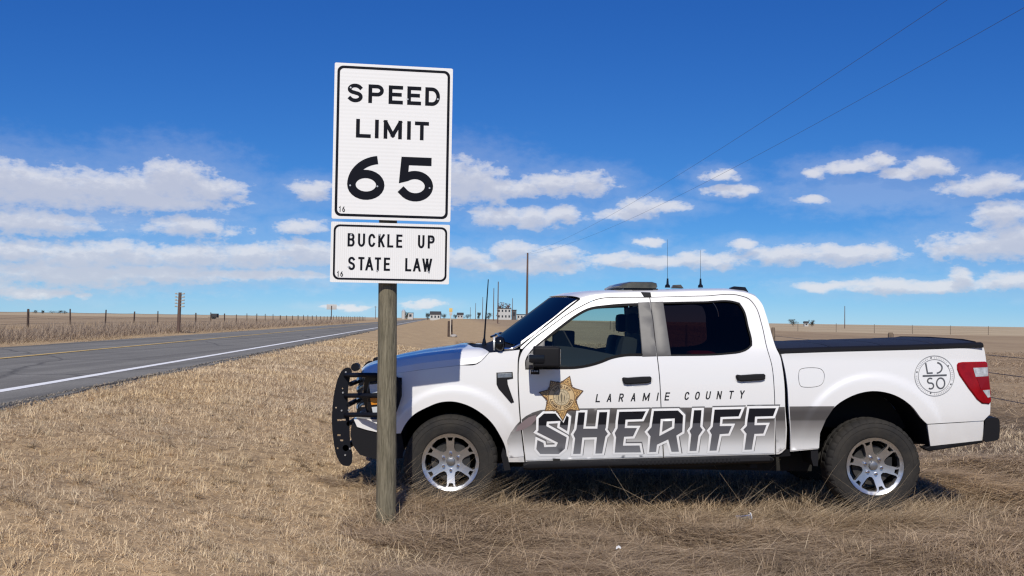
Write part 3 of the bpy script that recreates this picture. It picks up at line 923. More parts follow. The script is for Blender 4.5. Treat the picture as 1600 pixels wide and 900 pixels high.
    k = rng.rand(n) < np.clip(.08 + 1.1 * (dens - .25) + .5 * atw, .05, 1)
    x, y = x[k], y[k]; n = len(x)
    a = rng.normal(0.05, .45, n) + np.where(rng.rand(n) < .15, math.pi, 0)
    d = np.stack([np.cos(a), np.sin(a)], 1)
    up = np.clip(rng.normal(.42, .17, n), .08, .85)
    L = rng.uniform(.30, .75, n) * (.5 + .75 * rng.rand(n) ** 1.3)
    W = rng.uniform(.0018, .0038, n)
    col = tint(rng, np.concatenate([STRAW, BROWN]), n, x, y) * .9
    parts = [ribbons(np.stack([x, y, H(x, y)], 1), d, up, L, W, col, rng.uniform(.0, .28, n), 3, rng)]
    # separate tufts: straw fans on the bank, browner ones in the matted grass
    for m_, az0, az1, pal_, lo, hi in ((750, -32, 2, STRAW, .05, .15), (620, -8, 32, BROWN, .08, .24)):
        tx, ty, tr_ = fan(rng, m_, 4.7, 15 if az0 < -20 else 9.5, 1.1, az0, az1); s_, t_ = st_of(tx, ty)
        k = clear_of_truck(tx, ty) & ((t_ > .45) & (t_ < T_NEAR - .15) if az0 < -20 else (t_ < .4) & (ty < 8.3))
        tx, ty, tr_ = tx[k], ty[k], tr_[k]; q = 34; n = len(tx) * q
        sz = np.repeat(rng.uniform(.55, 1.25, len(tx)), q); tone = np.repeat(rng.uniform(.6, 1.12, len(tx)), q)[:, None]; lean = np.repeat(rng.uniform(0, 6.28, len(tx)), q)
        x = np.repeat(tx, q) + rng.normal(0, .022, n) * sz; y = np.repeat(ty, q) + rng.normal(0, .022, n) * sz; r = np.repeat(tr_, q)
        a = lean + rng.normal(0, 1.1, n); d = np.stack([np.cos(a), np.sin(a)], 1)
        parts.append(ribbons(np.stack([x, y, H(x, y)], 1), d, np.clip(rng.normal(.7, .2, n), .15, .98), rng.uniform(lo, hi, n) * sz, rng.uniform(.002, .0042, n) * (r / 6) ** .7, tint(rng, pal_, n, x, y) * tone, rng.uniform(0, .5, n), 3, rng))
    # taller stalks scattered through the short turf
    n = 5200
    x, y, r = fan(rng, n, 4.6, 16, 1.2, -32, 0); s_, t_ = st_of(x, y); k = (t_ > .4) & (t_ < T_NEAR - .1) & clear_of_truck(x, y); x, y, r = x[k], y[k], r[k]; n = len(x)
    a = rng.uniform(0, 6.28, n); d = np.stack([np.cos(a), np.sin(a)], 1)
    parts.append(ribbons(np.stack([x, y, H(x, y)], 1), d, np.clip(rng.normal(.6, .25, n), .05, .97), rng.uniform(.06, .17, n), rng.uniform(.002, .004, n) * (r / 6) ** .8, tint(rng, STRAW, n, x, y) * rng.uniform(.55, 1.15, (n, 1)), rng.uniform(0, .4, n), 3, rng))
    for cx in (-.53, 3.14):
        n = 700
        x = cx + rng.uniform(-.8, .45, n); y = rng.uniform(8.0, 8.36, n)
        a = rng.normal(0.0, .35, n) + np.where(rng.rand(n) < .12, math.pi, 0); d = np.stack([np.cos(a), np.sin(a)], 1)
        parts.append(ribbons(np.stack([x, y, H(x, y)], 1), d, np.clip(rng.normal(.42, .15, n), .08, .8), rng.uniform(.25, .75, n), rng.uniform(.002, .0038, n), tint(rng, np.concatenate([STRAW, BROWN]), n, x, y) * .9, rng.uniform(0, .2, n), 3, rng))
        n = 1500
        x = cx + rng.normal(0, .34, n); y = rng.uniform(8.12, 8.41, n)
        a = rng.normal(0.0, .9, n) + np.where(rng.rand(n) < .35, math.pi, 0); d = np.stack([np.cos(a), np.sin(a)], 1)
        parts.append(ribbons(np.stack([x, y, H(x, y)], 1), d, np.clip(rng.normal(.5, .22, n), .08, .95), rng.uniform(.07, .22, n), rng.uniform(.002, .004, n), tint(rng, BROWN, n, x, y) * 1.05, rng.uniform(0, .4, n), 3, rng))
    n = 26000  # grass under and behind the truck, added to block light coming beneath it
    x = rng.uniform(-1.3, 4.3, n); y = rng.uniform(8.55, 10.9, n)
    a = rng.uniform(0, 6.28, n); d = np.stack([np.cos(a), np.sin(a)], 1)
    hh = np.where(y > 10.2, 1.5, .8) * np.where(y < 8.6, .7, 1)
    parts.append(ribbons(np.stack([x, y, H(x, y)], 1), d, np.clip(rng.normal(.55, .22, n), .08, .95), rng.uniform(.06, .28, n) * hh, rng.uniform(.003, .007, n), tint(rng, BROWN, n, x, y) * .9, rng.uniform(0, .3, n), 2, rng))
    # loose stalks here and there over the matted grass and around the post
    n = 1500
    x, y, r = fan(rng, n, 5.0, 8.4, 1.0, -14, 32)
    a = rng.uniform(0, 6.28, n); d = np.stack([np.cos(a), np.sin(a)], 1)
    up = np.clip(rng.normal(.3, .2, n), .04, .9)
    parts.append(ribbons(np.stack([x, y, H(x, y) + .02], 1), d, up, rng.uniform(.12, .42, n), rng.uniform(.0018, .0036, n), tint(rng, STRAW, n, x, y), rng.uniform(0, .3, n), 3, rng))
    n = 130
    x = rng.normal(-.98, .16, n); y = rng.normal(7.5, .16, n)
    a = rng.uniform(0, 6.28, n); d = np.stack([np.cos(a), np.sin(a)], 1)
    parts.append(ribbons(np.stack([x, y, H(x, y)], 1), d, np.clip(rng.normal(.55, .25, n), .05, .95), rng.uniform(.1, .4, n), rng.uniform(.002, .0038, n), tint(rng, STRAW, n, x, y), rng.uniform(0, .3, n), 3, rng))
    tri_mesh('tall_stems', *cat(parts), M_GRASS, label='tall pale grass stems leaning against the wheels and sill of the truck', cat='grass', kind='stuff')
    # ---- weeds in the ditch beyond the road
    n = 150000
    q = rng.rand(n); s = (14 ** -.3 + q * (170 ** -.3 - 14 ** -.3)) ** (-1 / .3)
    t = rng.uniform(12.75, 19.5, n) 
    x, y = xy_of(s, t)
    dn = vnoise(s, t, 1.8, 81) * .6 + vnoise(s, t, .5, 82) * .4
    band = sst(13.1, 14.3, t) * (1 - .35 * sst(15.8, 17.4, t))
    L = (0.08 + .80 * band * (.35 + .65 * dn)) * (.45 + .7 * rng.rand(n))
    W = .010 * (s / 25) ** .8 * (.6 + .8 * rng.rand(n))
    a = rng.uniform(0, 6.28, n); d = np.stack([np.cos(a), np.sin(a)], 1)
    up = np.clip(rng.normal(.82, .14, n), .3, 1)
    pal = np.array([[.42,.335,.25],[.33,.26,.20],[.54,.43,.31],[.30,.25,.205],[.48,.35,.23]])
    pal2 = np.array([[.62,.48,.29],[.52,.38,.22],[.42,.29,.17]])
    w = sst(.52, .62, vnoise(s, t, 3.2, 83) * .5 + .5 * sst(15.6, 17.4, t))[:, None]
    wash = 1 - sst(13.1, 13.7, t)[:, None]
    c = (rng.dirichlet(np.ones(5) * .6, n) @ pal) * (1 - w) + (rng.dirichlet(np.ones(3), n) @ pal2) * w
    c = c * (1 - wash * .8) + np.array([.50, .39, .25]) * wash * .8
    parts = [ribbons(np.stack([x, y, H(x, y)], 1), d, up, L, W, c, rng.uniform(0, .2, n), 2, rng)]
    tri_mesh('roadside_weeds', *cat(parts), M_GRASS, label='grey-brown weeds and tan grass in the ditch across the road', cat='weeds', kind='stuff')
build_grass()
def build_gravel():
    # loose chips along the broken edge of the asphalt
    rng = np.random.RandomState(77); n = 5200
    q = rng.rand(n); s = (5 ** -.4 + q * (70 ** -.4 - 5 ** -.4)) ** (-1 / .4)
    far = rng.rand(n) < .2
    t = np.where(far, T_FAR + np.abs(rng.normal(.12, .16, n)), T_NEAR - np.abs(rng.normal(0, .14, n)) + .10)
    x, y = xy_of(s, t); r = rng.uniform(.006, .02, n) * (s / 10) ** .45
    on = (t > T_NEAR) & (t < T_FAR)
    z = np.where(on, ROADZ + .03 - .012 * np.abs(t - 9.2), H(x, y)) + r * .4
    O = np.array([[1,0,0],[-1,0,0],[0,1,0],[0,-1,0],[0,0,.8],[0,0,-.8]])
    sc = rng.uniform(.6, 1.3, (n, 6, 1)); V = np.stack([x, y, z], 1)[:, None] + O[None] * sc * r[:, None, None]
    F = np.array([[0,2,4],[2,1,4],[1,3,4],[3,0,4],[2,0,5],[1,2,5],[3,1,5],[0,3,5]])
    T = (F[None] + (np.arange(n) * 6)[:, None, None]).reshape(-1, 3)
    c = np.array([[.26,.24,.215],[.36,.31,.25],[.14,.135,.13]])[rng.randint(0, 3, n)] * rng.uniform(.8, 1.2, (n, 1))
    m = grass_mat('gravel_chips')
    tri_mesh('shoulder_gravel', V.reshape(-1, 3), T, np.repeat(c, 6, 0), m, label='loose gravel chips along the broken asphalt edge', cat='gravel', kind='stuff')
build_gravel()

# ================================================================== speed limit sign
M_POST = P('weathered_post', (0.25, 0.222, 0.158), rough=0.9, col2=(0.10, 0.09, 0.062), vscale=5.0, stretch=(13, 13, 1.1), bump=1.0, bscale=11, spec=0.15)
M_SHEET = P('white_sheeting', (0.79, 0.79, 0.78), rough=0.42, spec=0.4)
M_BLACK = P('sign_black', (0.006, 0.007, 0.012), rough=0.6, spec=.08)
M_BOLT = P('bolt_steel', (0.55, 0.55, 0.55), rough=0.4, metal=0.8)
def sheeting(name, horizontal, dirt):
    """prismatic sheeting: faint ribs, a little grime"""
    m = P(name, (0.79, 0.79, 0.78), rough=0.42, spec=0.4)
    t = m.node_tree; b = t.nodes['Principled BSDF']
    tc = t.nodes.new('ShaderNodeTexCoord')
    w = t.nodes.new('ShaderNodeTexWave'); w.bands_direction = 'Z' if horizontal else 'X'
    w.inputs['Scale'].default_value = 11 if horizontal else 20; w.inputs['Distortion'].default_value = 0.3
    t.links.new(tc.outputs['Object'], w.inputs['Vector'])
    n = t.nodes.new('ShaderNodeTexNoise'); n.inputs['Scale'].default_value = 2.4; n.inputs['Detail'].default_value = 6
    t.links.new(tc.outputs['Object'], n.inputs['Vector'])
    f = t.nodes.new('ShaderNodeMath'); f.operation = 'MULTIPLY'; t.links.new(w.outputs[1], f.inputs[0]); t.links.new(n.outputs[0], f.inputs[1])
    f2 = t.nodes.new('ShaderNodeMath'); f2.operation = 'MULTIPLY'; f2.inputs[1].default_value = dirt; t.links.new(f.outputs[0], f2.inputs[0])
    mx = t.nodes.new('ShaderNodeMix'); mx.data_type = 'RGBA'; mx.inputs['A'].default_value = (0.79, 0.79, 0.78, 1); mx.inputs['B'].default_value = (0.46, 0.45, 0.40, 1)
    t.links.new(f2.outputs[0], mx.inputs['Factor']); t.links.new(mx.outputs['Result'], b.inputs['Base Color'])
    return m
def rrect(w, h, r, n=6):
    out = []
    for cx, cy, a in ((w/2-r, h/2-r, 0), (-w/2+r, h/2-r, 90), (-w/2+r, -h/2+r, 180), (w/2-r, -h/2+r, 270)):
        out += arc(cx, cy, r, r, a, a + 90, n)
    return out
def build_sign():
    base_x, base_y = -0.985, 7.56
    root = empty('speed_limit_sign', (base_x, base_y, 0.1), 'white speed limit 65 sign over a buckle up plate on a round wooden post', 'road sign')
    # post: slightly tapered, checked and uneven
    top = U(607.5, 118, base_y); bot = U(603.0, 830, base_y)
    V = []; n = 28; rows = 60; rng = random.Random(5)
    for i in range(rows):
        f = i / (rows - 1); c = bot.lerp(top, f); rr = 0.0775 + (0.0665 - 0.0775) * f
        for k in range(n):
            a = 2 * math.pi * k / n
            w = 1 + 0.022 * math.sin(a * 3 + f * 3) + 0.012 * math.sin(a * 7 - f * 9) + rng.uniform(-.006, .006)
            V.append((c.x + math.cos(a) * rr * w, c.y + math.sin(a) * rr * w, c.z))
    F = grid_faces(rows, n, True); F.append(tuple(range(n - 1, -1, -1))); F.append(tuple(range((rows - 1) * n, rows * n)))
    mesh('post', V, F, M_POST, root, sharp=60)
    yaw = math.radians(-8.6)           # turned a little towards traffic on the road
    ex = Vector((math.cos(yaw), -math.sin(yaw), 0)); ez = Vector((0, 0, 1)); ey = ex.cross(ez)   # ey points at the viewer
    ey = Vector((-math.sin(yaw), -math.cos(yaw), 0)) if ey.y > 0 else ey
    def plate(name, cpx, cpy, w, h, rc, letters, msh, tag, bolts, stroke_border, inset):
        c = U(cpx, cpy, 7.445)
        def m3(u, v, o): return c + ex * u + ez * v + ey * o
        out = rrect(w, h, rc)
        k = len(out)
        Vv = [m3(u, v, 0.0) for u, v in out] + [m3(u, v, -0.004) for u, v in out]
        Ff = [tuple(range(k)), tuple(range(2 * k - 1, k - 1, -1))] + [(i, i + k, (i + 1) % k + k, (i + 1) % k) for i in range(k)]
        pan = mesh(name, Vv, Ff, msh, root, sharp=30)
        # border ring
        a = rrect(w - 2 * inset, h - 2 * inset, 0.05 * w); b = rrect(w - 2 * inset - 2 * stroke_border, h - 2 * inset - 2 * stroke_border, 0.05 * w - stroke_border * .7)
        k = len(a)
        Vv = [m3(u, v, .0012) for u, v in a] + [m3(u, v, .0012) for u, v in b]
        mesh('border', Vv, [(i, (i + 1) % k, (i + 1) % k + k, i + k) for i in range(k)], M_BLACK, pan, smooth=False)
        for nm, ps in letters:
            pv, tr = union_mesh(ps)
            mesh(nm, [m3(u, v, .0014) for u, v in pv], tr, M_BLACK, pan, smooth=False)
        for bu, bv in bolts:
            p0 = m3(bu, bv, 0.0); p1 = m3(bu, bv, .005)
            v, f = tube([p0, p1], [0.0085, 0.0065], 10)
            mesh('bolt', v, f, M_BOLT, pan, sharp=40)
        return pan
    W, Hh = 0.905, 1.197
    def fx(a): return (a - .5) * W
    def fy(b): return (.5 - b) * Hh
    def word(chars, b0, b1, sw):
        ps = []
        for ch, a0, a1 in chars:
            ps += glyph(ch, fx(a0), fy(b1), (a1 - a0) * W, (b1 - b0) * Hh, sw)
        return ps
    q = lambda x: (x - 14) / 634.0
    sp = word([('S', q(85), q(165)), ('P', q(195), q(277)), ('E', q(303), q(380)), ('E', q(403), q(478)), ('D', q(500), q(580))], .130, .250, .0285)
    li = word([('L', q(133), q(212)), ('I', q(233), q(254)), ('M', q(280), q(378)), ('I', q(405), q(426)), ('T', q(447), q(523))], .356, .476, .0285)
    nb = word([('6', q(92), q(290)), ('5', q(357), q(551))], .588, .874, .0640)
    mk = []
    for i, ch in enumerate('16'):
        mk += glyph(ch, -W / 2 + .052 + .027 * i, -Hh / 2 + .052, .020, .044, .0062)
    bolts = [(fx(q(100)), fy(.157)), (fx(q(405)), fy(.215)), (fx(q(568)), fy(.205)), (fx(q(108)), fy(.785)), (fx(q(252)), fy(.785)), (fx(q(532)), fy(.785))]
    plate('speed_limit_panel', 614.0, 223.0, W, Hh, 0.012, [('word_speed', sp), ('word_limit', li), ('number_65', nb), ('mark_16', mk)], sheeting('sheeting_ribbed_across', True, .22), 0, bolts, .0195, .021)
    W, Hh = 0.905, 0.461
    q = lambda x: (x - 57) / 1388.0
    def w2(chars, b0, b1):
        ps = []
        for ch, a0, a1 in chars:
            ps += glyph(ch, fx(q(a0)), fy(b1), (q(a1) - q(a0)) * W, (b1 - b0) * Hh, .0165)
        return ps
    r1a = w2([('B', 250, 332), ('U', 370, 452), ('C', 490, 572), ('K', 605, 680), ('L', 710, 782), ('E', 815, 887)], .185, .405)
    r1b = w2([('U', 1070, 1147), ('P', 1185, 1267)], .185, .405)
    r2a = w2([('S', 262, 342), ('T', 378, 450), ('A', 462, 552), ('T', 570, 642), ('E', 675, 747)], .575, .795)
    r2b = w2([('L', 925, 997), ('A', 1018, 1107), ('W', 1125, 1240)], .575, .795)
    mk = []
    for i, ch in enumerate('16'):
        mk += glyph(ch, -W / 2 + .050 + .027 * i, -Hh / 2 + .042, .020, .042, .0062)
    bolts = [(fx(q(290)), fy(.21)), (fx(q(1230)), fy(.24)), (fx(q(268)), fy(.745)), (fx(q(600)), fy(.80)), (fx(q(1205)), fy(.80)), (fx(q(615)), fy(.20))]
    plate('buckle_up_panel', 610.2, 395.6, W, Hh, 0.010, [('word_buckle', r1a), ('word_up', r1b), ('word_state', r2a), ('word_law', r2b), ('mark_16', mk)], sheeting('sheeting_ribbed_upright', False, .42), 0, bolts, .0150, .020)
build_sign()

# ================================================================== fences
M_WOOD = P('fence_wood', (0.23, 0.175, 0.125), rough=0.95, col2=(0.12, 0.095, 0.075), vscale=6, stretch=(6, 6, 0.8), bump=0.6, bscale=14, spec=0.1)
M_DARKWOOD = P('old_post_wood', (0.105, 0.075, 0.06), rough=0.95, col2=(0.06, 0.045, 0.04), vscale=4, spec=0.1)
M_WIRE = P('fence_wire', (0.16, 0.145, 0.13), rough=0.5, metal=0.6)
M_TPOST = P('steel_post', (0.16, 0.13, 0.10), rough=0.8, var=.4)
def post_mesh(name, h, r, mat, n=8, taper=.9):
    V = []; rng = random.Random(int(h * 100))
    for i, (f, rr) in enumerate(((-.1, 1), (.3, .98), (.7, .95), (.97, taper), (1.0, taper * .75))):
        for k in range(n):
            a = 2 * math.pi * k / n
            V.append((math.cos(a) * r * rr * rng.uniform(.94, 1.06), math.sin(a) * r * rr * rng.uniform(.94, 1.06), h * f))
    F = grid_faces(5, n, True); F.append(tuple(range(4 * n, 5 * n)))
    me = bpy.data.meshes.new(name); me.from_pydata(V, [], F); me.materials.append(mat)
    me.polygons.foreach_set('use_smooth', [True] * len(F)); me.set_sharp_from_angle(angle=math.radians(40))
    return me
def fence(name, pts, heights, rads, wires, mat, label, wire_r):
    x0, y0 = pts[0]
    root = empty(name, (x0, y0, Hs(x0, y0)), label, 'fence')
    rng = random.Random(len(pts)); cache = {}
    tops = []
    for i, (x, y) in enumerate(pts):
        h, r = heights[i], rads[i]; key = (round(h, 2), round(r, 3))
        if key not in cache: cache[key] = post_mesh('post', h, r, mat)
        o = bpy.data.objects.new('post', cache[key]); put(o, root)
        z = Hs(x, y)
        o.matrix_basis = Matrix.Translation((x, y, z)) @ Matrix.Rotation(rng.uniform(-.03, .03), 4, 'X') @ Matrix.Rotation(rng.uniform(-.035, .035), 4, 'Y') @ Matrix.Rotation(rng.uniform(0, 6), 4, 'Z')
        tops.append((x, y, z))
    for wz in wires:
        path = []
        for i in range(len(tops)):
            x, y, z = tops[i]; path.append((x, y - 0.0, z + wz))
            if i < len(tops) - 1:
                a, b = tops[i], tops[i + 1]
                path.append(((a[0] + b[0]) / 2, (a[1] + b[1]) / 2, (a[2] + b[2]) / 2 + wz - .03))
        tube_obj('wire', path, wire_r, M_WIRE, root, n=4)
    return root
# across the road
pts = []; hs_ = []; rs_ = []
rr_ = random.Random(3)
for k in range(46):
    s = 43.96 + 5.0 * (k - 3)
    pts.append(xy_of(s, 17.6)); hs_.append(rr_.choice([1.02, 1.08, 1.14])); rs_.append(rr_.choice([.038, .045, .055]))
fence('pasture_fence', pts, hs_, rs_, (.95, .7, .45), M_DARKWOOD, 'dark wooden post and wire fence along the far side of the road', .006)
# behind the truck, running with the road
pts = []; hs_ = []; rs_ = []
for k in range(13):
    Y = 9.6 + 12.2 * k; pts.append((8.17 + .0545 * (Y - 15.5), Y)); hs_.append(1.5); rs_.append(.07)
fence('field_fence', pts, hs_, rs_, (1.2, .90, .48), M_WOOD, 'thick grey wooden post and wire fence just behind the truck', .006)
# far cross fence
pts = [(40 + 7.45 * k, 186 + .3 * k) for k in range(12)]
fence('cross_fence', pts, [1.75] * 12, [.055] * 12, (1.3, .9, .5), M_TPOST, 'thin far fence crossing the tan field above the truck bed', .007)

# ================================================================== poles, wires, far buildings and trees
M_POLE = P('pole_wood', (0.155, 0.10, 0.085), rough=0.9, col2=(0.09, 0.065, 0.055), vscale=3, stretch=(6, 6, .5), spec=.15)
M_CER = P('insulator_glass', (0.40, 0.37, 0.31), rough=0.3)
M_CABLE = P('power_cable', (0.06, 0.075, 0.11), rough=0.6)
def pole(px, py_top, hgt, label, r=.15, arm=True, group='utility poles beside the highway', zg=None):
    d = ray(px, py_top); 
    Y = 100.0
    for _ in range(12):
        x = d.x / d.y * Y; g = Hs(x, Y)
        Y = (g + hgt - CAMZ) / (d.z / d.y)
    x = d.x / d.y * Y; g = Hs(x, Y)
    root = empty('utility_pole', (x, Y, g), label, 'utility pole', group)
    v, f = tube([(x, Y, g - .3), (x, Y, g + hgt * .5), (x, Y, g + hgt)], [r * 1.15, r, r * .75], 10)
    mesh('shaft', v, f, M_POLE, root, sharp=60)
    if arm:
        box_obj('crossarm', (x - .9, Y - .06, g + hgt - .75), (x + .9, Y + .06, g + hgt - .60), M_POLE, root)
        for k in (-.8, 0.35, .8):
            v, f = tube([(x + k, Y, g + hgt - .6), (x + k, Y, g + hgt - .42)], [.05, .03], 6)
            mesh('insulator', v, f, M_CER, root)
    return Vector((x, Y, g + hgt))
T0 = pole(824.5, 395, 9.3, 'tall brown utility pole just left of the truck roof, nearest of the row', r=.13, arm=False)
pole(778.6, 440, 9.3, 'utility pole standing in front of the white two-storey building', r=.13, arm=False)
pole(771.7, 450, 9.3, 'utility pole between the truck aerial and the white building', r=.13, arm=False)
pole(754.4, 464, 9.3, 'small far utility pole left of the truck aerial', r=.14, arm=False)
pole(743.3, 473.5, 9.3, 'very small far utility pole, second left of the aerial', r=.16, arm=False)
pole(735, 480, 9.3, 'faintest utility pole of the row, farthest down the road', r=.18, arm=False)
pole(800.9, 466, 9.3, 'thin utility pole rising behind the dark annex', r=.15, arm=False)
pole(1320, 478, 9.0, 'lone utility pole on the horizon above the truck bed', r=.15, arm=False, group='lone poles')
pole(587, 478, 8.0, 'far utility pole with crossarm left of the sign post', r=.16, group='lone poles')
def cable(pa, da, pb, tail, name, label):
    """a cable from the pole top through two sight lines, carried on past the frame; straight in plan, sagging"""
    a = T0 + Vector(tail)
    d1 = ray(*pa); p1 = EYE + d1 * (da / d1.y)
    dirxy = Vector((p1.x - a.x, p1.y - a.y))
    d2 = ray(*pb)
    # meet of sight line 2 with the vertical plane of the cable
    k = -dirxy.y / dirxy.x if abs(dirxy.x) > 1e-6 else 0
    # x - a.x = (dirxy.x/dirxy.y)(y - a.y)
    m = dirxy.x / dirxy.y; ax = d2.x / d2.y
    Y2 = (a.x - m * a.y) / (ax - m); p2 = EYE + d2 * (Y2 / d2.y)
    # quadratic in y through the three points
    A = np.array([[a.y**2, a.y, 1], [p1.y**2, p1.y, 1], [p2.y**2, p2.y, 1]]); co = np.linalg.solve(A, np.array([a.z, p1.z, p2.z]))
    ys = np.linspace(a.y, -25, 60)
    path = [(a.x + m * (y - a.y), y, co[0] * y * y + co[1] * y + co[2]) for y in ys]
    tube_obj(name, path, 0.0055, M_CABLE, None, n=5, label=label, cat='power line', group='overhead power lines')
cable((1600, 12), 22.0, (1160, 255), (.1, 0, -.15), 'power_cable', 'lower dark overhead cable, nearer the corner of the sky')
cable((1480, 0), 22.0, (1090, 255), (-.35, 0, -.15), 'power_cable', 'upper dark overhead cable crossing the blue sky')

# stub pole with glass insulators beside the road
def stub():
    Y = 52.0
    b = U(279, 517, Y); tp = U(281.5, 457, Y)
    x = b.x; g = Hs(x, Y)
    root = empty('insulator_post', (x, Y, g), 'short old telegraph stub post with rows of small insulators across the road', 'post')
    v, f = tube([(x, Y, g - .2), (x + .01, Y, (g + tp.z) / 2), (tp.x, Y, tp.z)], [.10, .09, .085], 12)
    mesh('shaft', v, f, M_POLE, root, sharp=60)
    for i in range(5):
        z = tp.z - .08 - .17 * i
        for sgn in (-1, 1):
            xx = tp.x + sgn * .21
            tube_obj('bracket', [(tp.x, Y - .03, z), (xx, Y - .03, z)], .024, M_CER, root, n=5)
            v, f = tube([(xx, Y - .03, z - .015), (xx, Y - .03, z + .02), (xx, Y - .03, z + .06)], [.05, .06, .035], 8)
            mesh('insulator', v, f, M_CER, root)
stub()
M_WHITEW = P('white_siding', (0.46, 0.46, 0.45), rough=.7, var=.1, vscale=1)
M_ROOF = P('dark_roof', (0.05, 0.048, 0.05), rough=.8, var=.3)
M_PANE = P('dark_window', (0.03, 0.035, 0.045), rough=.15)
M_GREYW = P('grey_siding', (0.10, 0.10, 0.11), rough=.8, var=.3)
def house(name, px0, px1, py_top, py_bot, Y, label, roof='gable', wall=None, wins=3, storeys=1, depth=None, roofh=None, cat='building', group='far farm buildings'):
    a = U(px0, py_bot, Y); b = U(px1, py_top, Y)
    g = Hs((a.x + b.x) / 2, Y)
    x0, x1 = a.x, b.x; zt = b.z; w = x1 - x0; dp = depth or w * .8
    root = empty(name, ((x0 + x1) / 2, Y + dp / 2, g), label, cat, group)
    rh = roofh if roofh is not None else (zt - g) * .36
    ze = zt - rh if roof == 'gable' else zt - .25
    v, f = box_vf((x0, Y, g - .4), (x1, Y + dp, ze)); mesh('wall', v, f, wall or M_WHITEW, root, smooth=False)
    if roof == 'gable':
        o = .35
        V = [(x0 - o, Y - o, ze), (x1 + o, Y - o, ze), (x1 + o, Y + dp + o, ze), (x0 - o, Y + dp + o, ze), (x0 - o, Y + dp / 2, zt), (x1 + o, Y + dp / 2, zt)]
        mesh('roof', V, [(0, 1, 5, 4), (2, 3, 4, 5), (0, 4, 3), (1, 2, 5), (3, 2, 1, 0)], M_ROOF, root, smooth=False)
    else:
        v, f = box_vf((x0 - .2, Y - .2, ze), (x1 + .2, Y + dp + .2, zt)); mesh('roof', v, f, M_ROOF, root, smooth=False)
    for st in range(storeys):
        zh = (ze - g) / storeys
        for k in range(wins):
            xc = x0 + w * (k + .5) / wins; ww = w / wins * .22
            z0 = g + zh * st + zh * .4; z1 = g + zh * st + zh * .8
            v, f = box_vf((xc - ww, Y - .04, z0), (xc + ww, Y + .05, z1)); mesh('window', v, f, M_PANE, root, smooth=False)
    return root
house('two_storey_building', 777, 798.5, 481.5, 499, 430, 'white two-storey building with flat dark roof beyond the windscreen', roof='flat', wins=4, storeys=2)
house('annex_shed', 799.2, 807, 484, 499, 434, 'dark grey shed against the white two-storey building', roof='flat', wall=M_GREYW, wins=1)
house('long_trailer', 807.5, 823, 491, 499, 440, 'low white trailer half hidden by the windscreen', roof='flat', wins=3)
house('farmhouse', 672, 688, 486.5, 496, 620, 'white farmhouse with steep dark roof at the road end', wins=3)
house('bungalow', 714.5, 723.5, 488.5, 496, 640, 'small white bungalow right of the yellow marker', wins=2)
house('white_shed', 637, 645.5, 488.5, 495, 640, 'small white shed just right of the sign post', roof='flat', wins=1)
house('far_barn', 1257, 1263, 502, 506, 620, 'tiny white barn between two tree clumps on the far field', roof='gable', wins=1)
def silo():
    Y = 640; b = U(630.5, 494, Y); t_ = U(630.5, 483, Y); g = Hs(b.x, Y)
    root = empty('grain_silo', (b.x, Y, g), 'white grain silo with conical top right of the sign post', 'silo')
    v, f = tube([(b.x, Y, g - .3), (b.x, Y, t_.z - 1.4)], 1.3, 14); mesh('wall', v, f, M_WHITEW, root)
    v, f = tube([(b.x, Y, t_.z - 1.4), (b.x, Y, t_.z)], [1.35, .1], 14); mesh('roof', v, f, P('silo_roof', (.6, .61, .62), rough=.4, metal=.5), root)
silo()
M_BARK = P('bark', (0.09, 0.07, 0.055), rough=.95)
def twig_mat():
    return grass_mat('winter_twigs')
M_TWIG = twig_mat()
def tree(name, px, py_top, py_bot, wpx, Y, label, seed, col=(.085, .08, .055), group='trees on the horizon', nleaf=700):
    b = U(px, py_bot, Y); tp = U(px, py_top, Y); g = Hs(b.x, Y)
    h = tp.z - g; w = wpx / FPX * Y / 2
    root = empty(name, (b.x, Y, g), label, 'tree', group)
    rng = np.random.RandomState(seed)
    parts = [tube([(b.x, Y, g - .2), (b.x + .1, Y, g + h * .45), (b.x, Y, g + h * .85)], [h * .045, h * .03, h * .012], 7)]
    for k in range(7):
        a = rng.uniform(0, 6.28); z0 = g + h * rng.uniform(.15, .5)
        parts.append(tube([(b.x, Y, z0), (b.x + math.cos(a) * w * .45, Y + math.sin(a) * w * .45, z0 + h * .2), (b.x + math.cos(a) * w * .8, Y + math.sin(a) * w * .8, min(g + h * .9, z0 + h * .36))], [h * .018, h * .012, h * .005], 5))
    v, f = merge(*parts); mesh('trunk', v, f, M_BARK, root)
    # crown: ragged leaf-sized scraps gathered in clumps
    nc = 12; cc = np.stack([rng.normal(0, .5, nc) * w, rng.normal(0, .45, nc) * w, (.3 + .6 * rng.rand(nc)) * h], 1)
    i = rng.randint(0, nc, nleaf); p = cc[i] + rng.normal(0, 1, (nleaf, 3)) * np.array([w * .3, w * .3, h * .13])
    p[:, 2] = np.clip(p[:, 2], h * .08, h); p[:, 0] = np.clip(p[:, 0], -w, w)
    sz = h * .05 * rng.uniform(.5, 1.5, nleaf)
    A = rng.normal(0, 1, (nleaf, 3)); A /= np.linalg.norm(A, axis=1)[:, None]; B = np.cross(A, rng.normal(0, 1, (nleaf, 3))); B /= np.linalg.norm(B, axis=1)[:, None]
    p = p + np.array([b.x, Y, g])
    V = np.stack([p + A * sz[:, None], p - A * sz[:, None] * .6 + B * sz[:, None] * .7, p - A * sz[:, None] * .5 - B * sz[:, None] * .8], 1).reshape(-1, 3)
    T = np.arange(nleaf * 3).reshape(-1, 3); C = np.repeat(np.array(col)[None] * rng.uniform(.6, 1.5, (nleaf, 1)), 3, 0)
    o = tri_mesh('crown', V, T, C, M_TWIG)
    o.parent = root; o.matrix_parent_inverse = WM[root.name].inverted()
    return root
RED = (.17, .10, .085)
